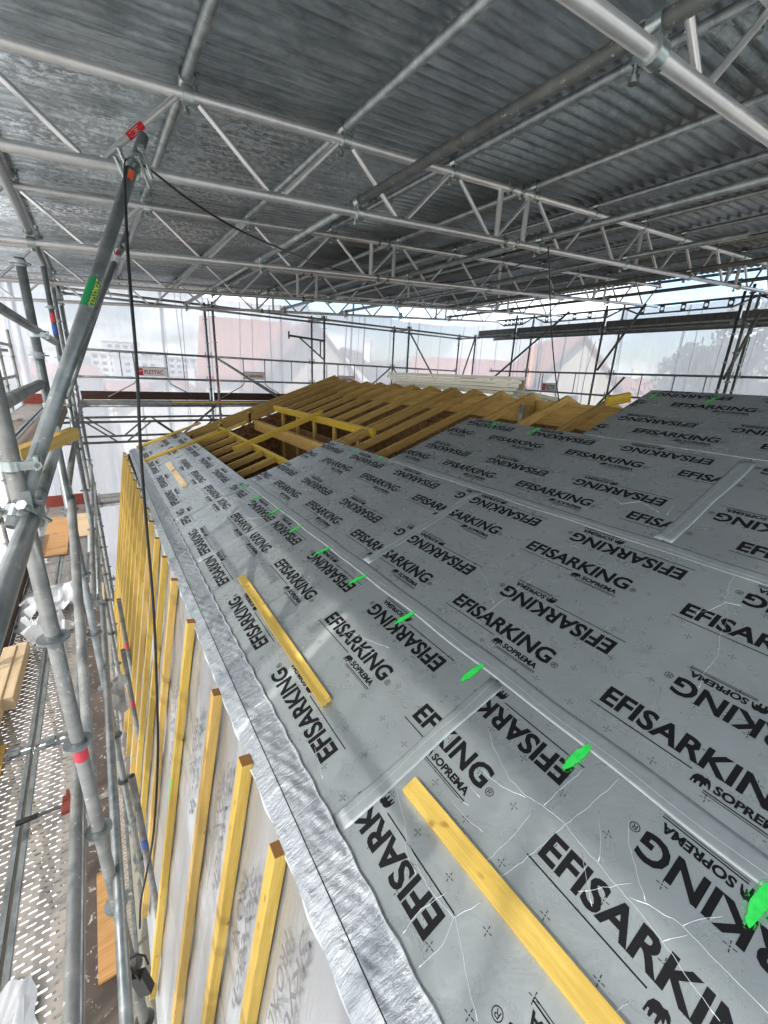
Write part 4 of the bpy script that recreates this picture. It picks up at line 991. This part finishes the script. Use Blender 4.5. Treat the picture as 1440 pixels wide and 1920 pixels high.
for (s0, s1, y0, y1, pu, pi_, lb) in BOARDS:
    c = RF((s0 + s1) / 2, (y0 + y1) / 2)
    b = MB(); b.box(RF((s0 + s1) / 2, (y0 + y1) / 2, -.0015), ((s1 - s0) / 2, (y1 - y0) / 2, .0015), (SV, YV, NV)); o = b.build('insulation_board', FOIL, origin=c)
    tag(o, lb, 'insulation board', 'foil faced insulation boards of the roof')
    b = MB(); b.box(RF((s0 + s1) / 2, (y0 + y1) / 2, -BT / 2 - .003), ((s1 - s0) / 2 - .002, (y1 - y0) / 2 - .002, BT / 2 - .001), (SV, YV, NV)); b.build('foam_core', FOAM, o, origin=c)
    V, F = [], []
    def put(vs, fs):
        b_ = len(V); V.extend(vs); F.extend([[b_ + i for i in f] for f in fs])
    base = s0 if s0 > 0 else s1 - 1.19
    off = 0.155
    for (ds, inv) in ((off, 0), (off + .30, 1), (off + .615, 0), (off + .915, 1)):
        sb = base + ds
        ph = pi_ if inv else pu
        for k in range(-6, 7):
            Y0 = ph + k * PER
            if inv: vs = [(sb - y, Y0 + x) for x, y in LV]
            else: vs = [(sb + y, Y0 - x) for x, y in LV]
            ys_ = [q[1] for q in vs]
            if max(ys_) < y0 or min(ys_) > y1 or max(q[0] for q in vs) < s0: continue
            cv_, cf_ = clipmesh(vs, LF, s0 + .004, s1 - .004, y0 + .005, y1 - .005)
            if not cf_: continue
            b = MB(); b.add([RF(s, y, .0009) for s, y in cv_], cf_); b.build('printed_lettering', INK, o, origin=c)
    # small fixing crosses
    near = y0 < 5
    for i in range(int((s1 - s0) / .1485)):
        for j in range(int((y1 - y0) / .157)):
            S, Y = s0 + .07 + i * .1485, y0 + .06 + j * .157 + (i % 2) * .078
            if S > s1 - .02 or Y > y1 - .02: continue
            for ang in (0.15, 1.72):
                ca, sa = math.cos(ang), math.sin(ang)
                for t0, t1 in ((.006, .0145), (-.0145, -.006), (-.002, .002)):
                    put([(S + ca * t0 - sa * .0011, Y + sa * t0 + ca * .0011), (S + ca * t1 - sa * .0011, Y + sa * t1 + ca * .0011), (S + ca * t1 + sa * .0011, Y + sa * t1 - ca * .0011), (S + ca * t0 + sa * .0011, Y + sa * t0 - ca * .0011)], [(0, 1, 2, 3)])
    b = MB(); b.add([RF(s, y, .0009) for s, y in V], F); b.build('fixing_marks', INK, o, origin=c)['kind'] = 'stuff'
    # green spray strokes
    st = []
    if s1 < .9: st = [(.74, .02 + .5165 * k) for k in range(10) if y0 < .02 + .5165 * k < y1]
    elif s1 < 2.1: st = [(1.95, y) for y in (3.62, 4.12) if y0 < y < y1]
    elif s1 < 3.2: st = [(3.11, y) for y in (2.57, 3.07) if y0 < y < y1]
    else: st = [(4.17, y) for y in (2.02, 1.54) if y0 < y < y1]
    for (S, Y) in st:
        rs = random.Random(int(Y * 100)); n = 26
        tilt = rs.uniform(-.15, .1) - .1
        def outline(scale, jit):
            P = []
            for k in range(n):
                a = 2 * math.pi * k / n; L_ = .066 * (1 if s1 < 3.1 else 1.25); W_ = .015 if s1 < 1 else .011
                x = math.cos(a) * (L_ + scale) + rs.uniform(-jit, jit); y = math.sin(a) * (W_ + scale) + rs.uniform(-jit, jit)
                P.append(RF(min(S + x - y * tilt, s1 - .002), Y + y + x * tilt, .0034 if scale == 0 else .0029))
            return P
        b = MB(); b.add(outline(0, .003), [list(range(n))]); b.build('spray_mark', GREEN, o, origin=c)
        b = MB(); b.add(outline(.011, .004), [list(range(n))]); b.build('overspray', SPRAY, o, origin=c)

# seam tapes
def tape(sa, ya, sb, yb, w_, label, seed, h=.0022):
    rs = random.Random(seed); a = RF(sa, ya, h); b_ = RF(sb, yb, h); ln = (b_ - a).length; d = (b_ - a) / ln; e = NV.cross(d); n = max(4, int(ln / .05)); ph = rs.random() * 9
    m_ = MB(); prof = [(-1, -.0008), (-.62, 0), (-.3, .0003), (0, .0), (.35, .0004), (.7, .0), (1, -.0008)]
    vs = []
    for i in range(n + 1):
        t_ = i / n * ln
        for (q, z) in prof:
            vs.append(a + d * t_ + e * (q * w_ / 2 * (1 + .05 * math.sin(t_ * 7 + ph)) + .0025 * math.sin(t_ * 11 + ph)) + NV * (z * (1 + .6 * math.sin(t_ * 5 + q * 3 + ph))))
    m = len(prof); fs = [(i * m + k, i * m + k + 1, (i + 1) * m + k + 1, (i + 1) * m + k) for i in range(n) for k in range(m - 1)]
    m_.add(vs, fs, 0, True); o = m_.build('seam_tape', TAPE, origin=a); s = o.modifiers.new('t', 'SOLIDIFY'); s.thickness = .0003
    # highlight painted as a bright crease along the tape
    b = MB(); b.path([a + d * (i / n * ln) + e * (.12 * w_ + .004 * math.sin(i * .7 + ph)) + NV * .0009 for i in range(n + 1)], .0006, 5); b.build('crease', CREASE_GLINT, o, origin=a)
    return tag(o, label, 'seam tape', 'silver tapes over the board seams')
tape(.83, -1.6, .83, 4.82, .085, 'longest seam tape, between the eaves row and the second row', 1)
tape(2.025, -1.6, 2.025, 3.5, .08, 'seam tape between the second and the third row of boards', 2)
tape(-.05, .945, .78, .945, .07, 'cross seam tape nearest the camera in the eaves row', 3)
tape(-.05, 3.46, .78, 3.46, .075, 'cross seam tape in the middle of the eaves row', 4)
tape(-.05, 4.605, .8, 4.605, .075, 'cross seam tape under the film scratches of the eaves row', 5)
tape(-.05, 7.205, .82, 7.205, .06, 'farthest cross seam tape of the eaves row', 6)
tape(.88, 2.205, 1.975, 2.205, .08, 'cross seam tape of the second row', 7)
tape(2.08, .91, 3.15, .91, .09, 'cross seam tape of the third row', 8)
tape(3.195, -1.6, 3.195, 2.1, .012, 'thin bright strip along the lower edge of the ridge row', 9)
# creases of the facing film, their highlights put into a lighter colour, as children of the boards
def creases(board, lines, seed):
    rs = random.Random(seed)
    for L_ in lines:
        pts = []
        for i in range(len(L_) - 1):
            a = roofpt(*L_[i]); c = roofpt(*L_[i + 1]); n = max(2, int(math.hypot(a[0] - c[0], a[1] - c[1]) / .018))
            for k in range(n): pts.append((a[0] + (c[0] - a[0]) * k / n + rs.uniform(-.0022, .0022), a[1] + (c[1] - a[1]) * k / n + rs.uniform(-.0022, .0022)))
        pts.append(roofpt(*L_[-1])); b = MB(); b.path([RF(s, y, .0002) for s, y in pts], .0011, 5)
        b.build('film_crease_glint', CREASE_GLINT, board, origin=board.location)
bds = {o['label']: o for o in bpy.data.objects if o.name.startswith('insulation_board')}
kk = list(bds)
A_ = bds[BOARDS[0][6]]; B2 = bds[BOARDS[6][6]]; C3 = bds[BOARDS[9][6]]; B1 = bds[BOARDS[1][6]]; S3 = bds[BOARDS[2][6]]
creases(A_, [[(915, 1365), (925, 1400), (955, 1460), (985, 1490), (1018, 1510), (1060, 1545), (1085, 1580), (1120, 1617), (1160, 1665), (1200, 1710), (1250, 1775), (1300, 1850), (1350, 1915)],
             [(1095, 1440), (1075, 1460), (1050, 1480), (1020, 1510)], [(1165, 1455), (1135, 1485), (1105, 1510), (1060, 1545), (1010, 1590), (960, 1630), (932, 1650)],
             [(1180, 1683), (1215, 1695), (1280, 1735), (1350, 1810), (1440, 1900)], [(1280, 1735), (1310, 1722), (1355, 1718)], [(1085, 1672), (1130, 1665), (1185, 1655)],
             [(900, 1440), (940, 1475), (985, 1495)], [(905, 1620), (950, 1580), (1000, 1520)], [(1120, 1615), (1127, 1590), (1122, 1520)], [(1245, 1765), (1290, 1752)],
             [(880, 1470), (900, 1495)], [(1090, 1600), (1100, 1650), (1110, 1700)], [(1180, 1530), (1178, 1580), (1195, 1640), (1210, 1690)],
             [(740, 1470), (760, 1540), (762, 1600), (780, 1640)], [(750, 1755), (790, 1705), (840, 1670)], [(780, 1820), (830, 1770), (850, 1720), (905, 1690)], [(850, 1700), (862, 1760), (880, 1850), (895, 1915)], [(760, 1570), (800, 1660), (850, 1720)], [(1140, 1905), (1180, 1880)], [(845, 1500), (870, 1530), (905, 1560)], [(855, 1495), (880, 1510)]], 1)
creases(B1, [[(640, 1185), (660, 1205), (700, 1225)], [(590, 1400), (600, 1440), (605, 1460)], [(655, 1185), (690, 1200), (730, 1215)], [(525, 1190), (570, 1215)], [(545, 1160), (556, 1185)]], 2)
creases(B2, [[(1000, 1085), (960, 1110), (925, 1140), (905, 1155)], [(925, 1130), (915, 1095), (900, 1070)], [(1380, 1070), (1362, 1110), (1360, 1130), (1330, 1145), (1300, 1150)], [(1362, 1130), (1365, 1160), (1350, 1190), (1345, 1230), (1320, 1260), (1310, 1290)], [(1360, 1130), (1390, 1135)], [(1175, 1010), (1200, 1020)]], 3)
creases(C3, [[(1145, 930), (1165, 945), (1200, 940), (1235, 960)], [(1050, 960), (1075, 972), (1100, 972), (1130, 985)], [(1100, 985), (1145, 985)], [(1265, 945), (1250, 965)]], 4)
creases(S3, [[(420, 935), (430, 960), (450, 985), (465, 1000)], [(440, 935), (455, 960), (480, 985)], [(465, 972), (500, 970)], [(430, 930), (470, 945)]], 5)

# silver flashing strip at the eaves: top flap, fold line and drop edge
def nz2(x, y, s=1.0):
    return math.sin(x * 13 * s + y * 5 * s) * .5 + math.sin(y * 31 * s - x * 17 * s + 1.3) * .3 + math.sin(y * 57 * s + x * 41 * s) * .2
b = MB()
def flash(u, v):
    Y = -1.6 + 10.8 * v; t_ = u
    taper = 1.0 - 0.35 * max(0, (Y - 4.5) / 4.7)
    S = -.058 + (.003 * math.sin(Y * 1.7)) * (1 - t_) - .185 * t_ * taper
    h = .006 + .005 * max(0, nz2(S * 3, Y)) * (1 if .03 < t_ < .97 else .4) + .0015 * abs(math.sin(Y * 37 + 5 * math.sin(t_ * 3 + Y * 2.3) + 2 * math.sin(Y * 9))) * math.sin(t_ * math.pi) + (0.004 if t_ < .02 else 0)
    if t_ > .62: h -= (t_ - .62) * .045
    return RF(S, Y, h)
b.grid(flash, 26, 900); o = b.build('flashing_strip', SILV, origin=RF(-.1, 0)); tag(o, 'crinkled silver flashing strip along the whole eaves edge', 'flashing')
fs_ = o
b = MB(); pts = [flash(.60, i / 400) + NV * .0012 for i in range(401)]; b.path(pts, .0016, 5); b.build('fold_line', INK, fs_, origin=RF(-.1, 0))
b = MB(); pts = [flash(0, i / 500) + NV * (.003 + .002 * math.sin(i * 1.7)) + SV * .003 * math.sin(i * .9) for i in range(501)]; b.path(pts, .0028, 6); b.build('torn_edge', SILV, fs_, origin=RF(-.1, 0))
for k, (S, Y) in enumerate([(-.18, 3.77), (-.21, 3.14), (-.18, 2.71), (-.2, 4.4), (-.2, 5.2)]):
    n = 20; rs = random.Random(k + 50)
    v_ = []
    for i in range(n):
        a = 2 * math.pi * i / n; x = math.cos(a) * .085; y = math.sin(a) * .016 * rs.uniform(.6, 1.2); v_.append(RF(S + x, Y + y + x * .05, .0175))
    b = MB(); b.add(v_, [list(range(n))]); b.build('spray_mark', SPRAY, fs_, origin=RF(-.1, 0))

# steep wall: plane from the eaves down, 10 degrees off vertical
WT = R_(10.2); DV = Vector((-math.sin(WT), 0, -math.cos(WT))); WN = Vector((-math.cos(WT), 0, math.sin(WT)))
W0 = RF(-.235, 0, -.02)
def WP(t_, Y, h=0.0): return W0 + DV * t_ + WN * h + YV * Y
b = MB()
def memf(u, v):
    t_ = 3.6 * v; Y = -1.6 + 10.8 * u; h = .006 * nz2(t_ * .6, Y * .35) + .004 * math.sin(Y * 19 + t_ * 2.2 * math.sin(Y))
    return WP(t_, Y, h - .012)
b.grid(memf, 420, 60); o = b.build('wall_membrane', MEMB, origin=W0); tag(o, 'white reflective membrane covering the steep wall behind the battens', 'membrane'); mem = o
b = MB(); b.box(WP(1.8, 3.8, -.13), (.1, 5.4, 1.79), (WN, YV, DV)); tag(b.build('steep_wall', OSB, origin=WP(1.8, 3.8, -.13)), 'steep board wall under the membrane', 'wall')
b = MB(); b.path([WP(.012, -1.6 + i * .027 + .0, .0 + .004 * math.sin(i * .8)) + DV * (.006 * math.sin(i * .37)) for i in range(401)], .008, 6); b.build('film_edge', CLOTH, mem, origin=W0)
BY = [1.03, 1.43, 1.93, 2.66, 3.33, 3.84, 4.35, 4.86, 5.36, 5.86, 6.36, 6.86, 7.36, 7.86, 8.36, 8.8, 9.15]
for i, y in enumerate(BY):
    rs = random.Random(i); t0 = -.012 + rs.uniform(-.012, .012) - (.0 if y > 1.1 else .0)
    o = beam('wall_batten', WP(t0, y, .024), WP(3.45, y + rs.uniform(-.03, .03), .024), .06, .05, (YEL, YEL, YELP, YEL, YELP)[i % 5], tuple(WN),
             '%s yellow wall batten counted from the camera' % ORD[i], 'batten', 'yellow battens on the steep wall', end=ENDG)
    if i == 3:
        b = MB(); b.box((1.35, 0.0, .0258), (.09, .012, .0006)); b.build('spray_mark', GREEN, o, origin=(0, 0, 0))
# lettering printed on the membrane, reading downwards
def memtext(txt, Y, t0, ln_, ht):
    vs, fs = glyphs(txt, ln_, ht, .004); b = MB(); b.add([WP(t0 + x, Y - y, .002) for x, y in vs], fs)
    b.build('printed_lettering', INKG, mem, origin=W0)
for (Y, t0) in ((.80, .0), (1.22, .25), (1.66, .12), (2.25, .25), (2.95, .5), (.40, .1)):
    memtext('Skytech', Y + .05, t0 + .1, .8, .085); memtext('PRO XL', Y + .13, t0 + .25, .45, .06)

# loose battens on the roof
def onroof(px, py, h=.02): return Vector(RF(*roofpt(px, py, h), h))
for (a, c, w_, lb, mt) in [((768, 1472), (1210, 2010), .065, 'large yellow batten lying in the right foreground', YEL), ((453, 1083), (611, 1316), .055, 'middle yellow batten lying on the eaves row of boards', YEL), ((315, 869), (346, 910), .07, 'short pale batten lying on the far eaves boards', SQT)]:
    p = onroof(*a); q = onroof(*c); beam('loose_batten', p, q, w_, .034, mt, tuple(NV), lb, 'batten', 'loose battens on the roof', top=.0)
beam('loose_batten', RF(-.02, 7.78, .022), RF(1.25, 7.74, .022), .045, .04, YEL, tuple(NV), 'long yellow batten lying across the farthest board', 'batten', 'loose battens on the roof')
beam('loose_batten', RF(-.02, 9.12, .022), RF(1.22, 9.1, .022), .045, .04, YEL, tuple(NV), 'yellow batten lying along the far gable edge', 'batten', 'loose battens on the roof')

# rafters
RH = -BT - .012
rl_ = 0
XR = RF(4.42, 0, RH)
SB = Vector((math.cos(TH), 0, -math.sin(TH)))
for k in range(-3, 18):
    y = .02 + .5165 * k
    if y > 9.2: break
    segs = [(.05, 4.42)]
    if 5.2 < y < 8.9: segs = [(.05, 1.46), (2.76, 4.42)]
    for q, (a, c) in enumerate(segs):
        nm = '%s rafter from the camera' % ORD[k + 3]
        if len(segs) == 2: nm += [', stub below the opening', ', part above the opening'][q]
        beam('rafter', RF(a, y, RH), RF(c, y, RH), .046, .088, RAFT, tuple(NV), nm, 'rafter', 'rafters of the open roof', top=-.044)
    p0 = XR + YV * y + Vector((.03, 0, -.01)); 
    nb = Vector((math.sin(TH), 0, math.cos(TH)))
    beam('rafter', p0, p0 + SB * 3.6, .046, .088, RAFT, tuple(nb), '%s back slope rafter from the camera' % ORD[k + 3], 'rafter', 'back slope rafters behind the ridge', top=-.044)
for (S, lb) in ((1.50, 'lower yellow trimmer beam of the roof opening'), (2.72, 'upper yellow trimmer beam of the roof opening')):
    beam('trimmer_beam', RF(S, 4.95, RH - .001), RF(S, 8.95, RH - .001), .05, .12, TRIM, tuple(NV), lb, 'trimmer', 'yellow trimmer beams', top=-.06)
beam('trimmer_rafter', RF(1.2, 6.85, RH + .045), RF(2.86, 6.85, RH + .045), .06, .09, TRIM, tuple(NV), 'yellow batten crossing the roof opening', 'batten', top=-.045)
beam('loose_batten', RF(.86, 8.32, RH + .025), RF(1.9, 8.3, RH + .025), .05, .045, TRIM, tuple(NV), 'short yellow batten beyond the boards near the opening', 'batten', 'loose battens on the roof')
beam('trimmer_rafter', RF(.05, 5.08, RH), RF(4.42, 5.08, RH), .046, .088, RAFT, tuple(NV), 'near edge rafter of the roof opening', 'rafter', top=-.05)
for q in range(3):
    beam('gable_rafter', RF(.02, 9.16 + q * .075, RH + .03 * q), RF(4.5, 9.16 + q * .075, RH + .03 * q), .05, .18, RAFT, tuple(NV), '%s of the three doubled rafters on the far gable' % ['inner', 'middle', 'outer'][q], 'rafter', 'gable rafters', top=-.09)
beam('ridge_board', (XR.x + .02, -1.6, XR.z - .30), (XR.x + .02, 9.2, XR.z - .30), .05, .42, RAFT, label='deep ridge board under the rafter peaks', cat='beam')
beam('purlin_beam', RF(2.25, -1.6, RH - .27), RF(2.25, 9.2, RH - .27), .1, .2, RAFT, label='heavy timber purlin below the middle of the rafters', cat='beam')
beam('purlin_beam', RF(3.98, -1.6, RH - .30), RF(3.98, 9.2, RH - .30), .34, .03, OSB, up=tuple(NV), label='broad pale board under the upper rafters', cat='beam')
beam('wall_plate', RF(.35, -1.6, RH - .2), RF(.35, 9.2, RH - .2), .14, .1, RAFT, label='wall plate under the feet of the rafters', cat='beam')
# the attic inside
def panel(c, h, label, nm='board_wall', mat=None, cat='wall'):
    b = MB(); b.box(c, h); return tag(b.build(nm, mat or OSB, origin=c), label, cat)
panel((4.75, 3.8, -3.15), (4.1, 5.4, .05), 'dark board floor of the attic', 'attic_floor', cat='floor')
def cross_wall(y, x0, x1, zb, label, mat=None, hh=.21):
    """upright wall across the building whose top follows the rafters"""
    k = math.tan(TH); xr = XR.x; zt = lambda x: XR.z - hh - abs(xr - x) * k
    xs = [x0] + ([xr] if x0 < xr < x1 else []) + [x1]
    pf = [(x, zt(x)) for x in xs] + [(x1, zb), (x0, zb)]; b = MB(); n = len(pf)
    b.add([(x, y - .02, z) for x, z in pf] + [(x, y + .02, z) for x, z in pf], [tuple(range(n)), tuple(range(2 * n - 1, n - 1, -1))] + [(i, n + i, n + (i + 1) % n, (i + 1) % n) for i in range(n)])
    return tag(b.build('board_wall', mat or OSB, origin=(x0, y, zb)), label, 'wall')
cross_wall(9.1, .6, 8.8, -3.1, 'far gable wall of strand board inside the attic')
panel((3.35, 6.9, -2.1), (.02, 2.2, 1.0), 'strand board partition seen through the roof opening')
cross_wall(4.55, .6, 3.3, -3.1, 'cross partition under the near edge of the opening')
panel((4.66, 3.8, -1.85), (.02, 5.4, 1.28), 'long partition under the ridge')
panel((8.9, 3.8, -4.5), (.06, 5.4, 3.0), 'back wall of the building below the back slope', mat=REND)
panel((4.7, 9.3, -5.8), (4.1, .05, 2.6), 'outer far gable wall of the building', mat=REND)
panel((4.7, -1.62, -5.8), (4.1, .05, 2.6), 'near cross wall of the building', mat=REND)
panel((0.4, 3.8, -6.8), (.5, 5.4, 1.6), 'lower masonry wall below the battens', mat=REND)
for i, y in enumerate((5.6, 6.4, 7.2, 8.0, 8.8)):
    beam('wall_stud', (3.31, y, -3.1), (3.31, y, -.88), .09, .045, RAFT, (1, 0, 0), '%s timber stud on the partition seen through the opening' % ORD[i], 'stud', 'studs of the attic partitions')
for i, x in enumerate((.9, 1.5, 2.1, 2.7)):
    beam('wall_stud', (x, 9.18, -3.1), (x, 9.18, -1.5 + .35 * (x - .9)), .045, .09, RAFT, (0, 1, 0), '%s timber stud on the far gable wall from the left' % ORD[i], 'stud', 'studs of the attic partitions')
for i, (x, y, w_) in enumerate([(1.6, 5.6, .5), (2.3, 6.2, .4), (1.2, 6.6, .3), (2.4, 4.2, .5), (3.0, 3.9, .35)]):
    o = beam('osb_offcut', (x, y, -3.05), (x + w_, y + .3, -3.0 + .1 * (i % 2)), .3, .02, SQT, label='%s loose board offcut on the attic floor' % ORD[i], cat='offcut', group='offcuts on the attic floor')
# corner pieces at the ridge end
beam('ridge_offcut', RF(4.20, 2.5, -.10), RF(4.42, 2.38, -.12), .05, .10, TRIM, tuple(NV), 'yellow block standing at the end of the ridge', 'block')
beam('steel_bracket_post', (4.5, 3.55, -.85), (4.5, 3.55, -.28), .06, .02, GALV, (1, 0, 0), 'steel bracket plate on the post below the ridge', 'bracket')
b = MB(); b.box((4.66, 3.62, -.34), (.05, .09, .16)); tag(b.build('ridge_block', RAFT, origin=(4.66, 3.62, -.34)), 'short timber block between two rafter peaks with drilled holes', 'block')
# stack of cream profiles behind the ridge
root_lb = ['topmost', 'second', 'third', 'fourth', 'lowest']
for i in range(5):
    y0 = 4.05 + .05 * i; y1 = 7.3 - .1 * i + (.0 if i else -.15)
    z = .035 - .052 * i; xo = 4.98 + .008 * i
    o = empty('wall_profile', (xo, y0, z), '%s cream profile of the stack behind the ridge' % root_lb[i], 'profile', 'cream profiles stacked behind the ridge')
    b = MB(); b.box((xo, (y0 + y1) / 2, z), (.11, (y1 - y0) / 2, .020)); b.build('web', CREAM, o)
    for s_ in (-1, 1):
        b = MB(); b.box((xo + s_ * .113, (y0 + y1) / 2, z - .004), (.0028, (y1 - y0) / 2 - .001, .021)); b.build('flange', CREAM, o)
b = MB()
for i in range(3):
    z = -.07 - .05 * i
    root = empty('wall_profile', (5.4, 4.0, z), '%s of the cream profiles angled down the back slope' % ['upper', 'middle', 'lower'][i], 'profile', 'cream profiles angled down the back slope')
    p0 = Vector((5.0, 5.2 - .03 * i, .02 - .05 * i)); p1 = Vector((5.55, 3.75, -.24 - .05 * i)); m_, ln = frame(p0, p1); ax = [Vector((m_[0][k], m_[1][k], m_[2][k])) for k in range(3)]
    b = MB(); b.box((p0 + p1) / 2, (ln / 2, .09, .021), ax); b.build('web', CREAM, root)
beam('upright_block', (5.3, 4.25, -.3), (5.3, 4.25, .06), .09, .03, SQT, (1, 0, 0), 'small upright board behind the cream profiles', 'block')
# red sticker on a girder diagonal (part of the second girder)
g1 = [o for o in COL.objects if o.get('label') == glab[1]][0]
x = XN[2]
pa = Vector((x - .06, 0, zt_(x) - .025)); pb = Vector((x - .44, 0, zb_(x - .44) + .025)); m_, ln = frame(pa, pb, (0, -1, 0))
b = MB(); n = 10; r_ = .0178
cv = (m_.inverted() @ Vector((0, -TY[1], 0)))
ac = math.atan2(cv.z, cv.y)
vs = [(t_, r_ * math.cos(ac + q), r_ * math.sin(ac + q)) for t_ in (.25, .36) for q in [-1.5 + 3.0 * i / n for i in range(n + 1)]]
b.add([m_ @ Vector(v) for v in vs], [(i, i + 1, n + 2 + i, n + 1 + i) for i in range(n)], 0, True); sk = b.build('sticker', REDM, g1, origin=(0, 0, 0))
b = MB()
for (t0, t1, q0, q1) in [(a_ + .09, b_ + .09, c_, d2) for a_, b_, c_, d2 in ((.19, .235, -.7, -.6), (.19, .235, .6, .7), (.19, .193, -.7, .7), (.232, .235, -.7, .7), (.203, .222, -.25, -.15), (.203, .222, .15, .25), (.242, .246, -.6, .5), (.25, .254, -.4, .5))]:
    V4 = [(t0, q0), (t1, q0), (t1, q1), (t0, q1)]
    b.add([m_ @ Vector((t_, (r_ + .0006) * math.cos(ac + q), (r_ + .0006) * math.sin(ac + q))) for t_, q in V4], [(0, 1, 2, 3)])
b.build('logo', WHT, sk, origin=(0, 0, 0))
for o in list(COL.objects):
    if 'len' in o: del o['len']
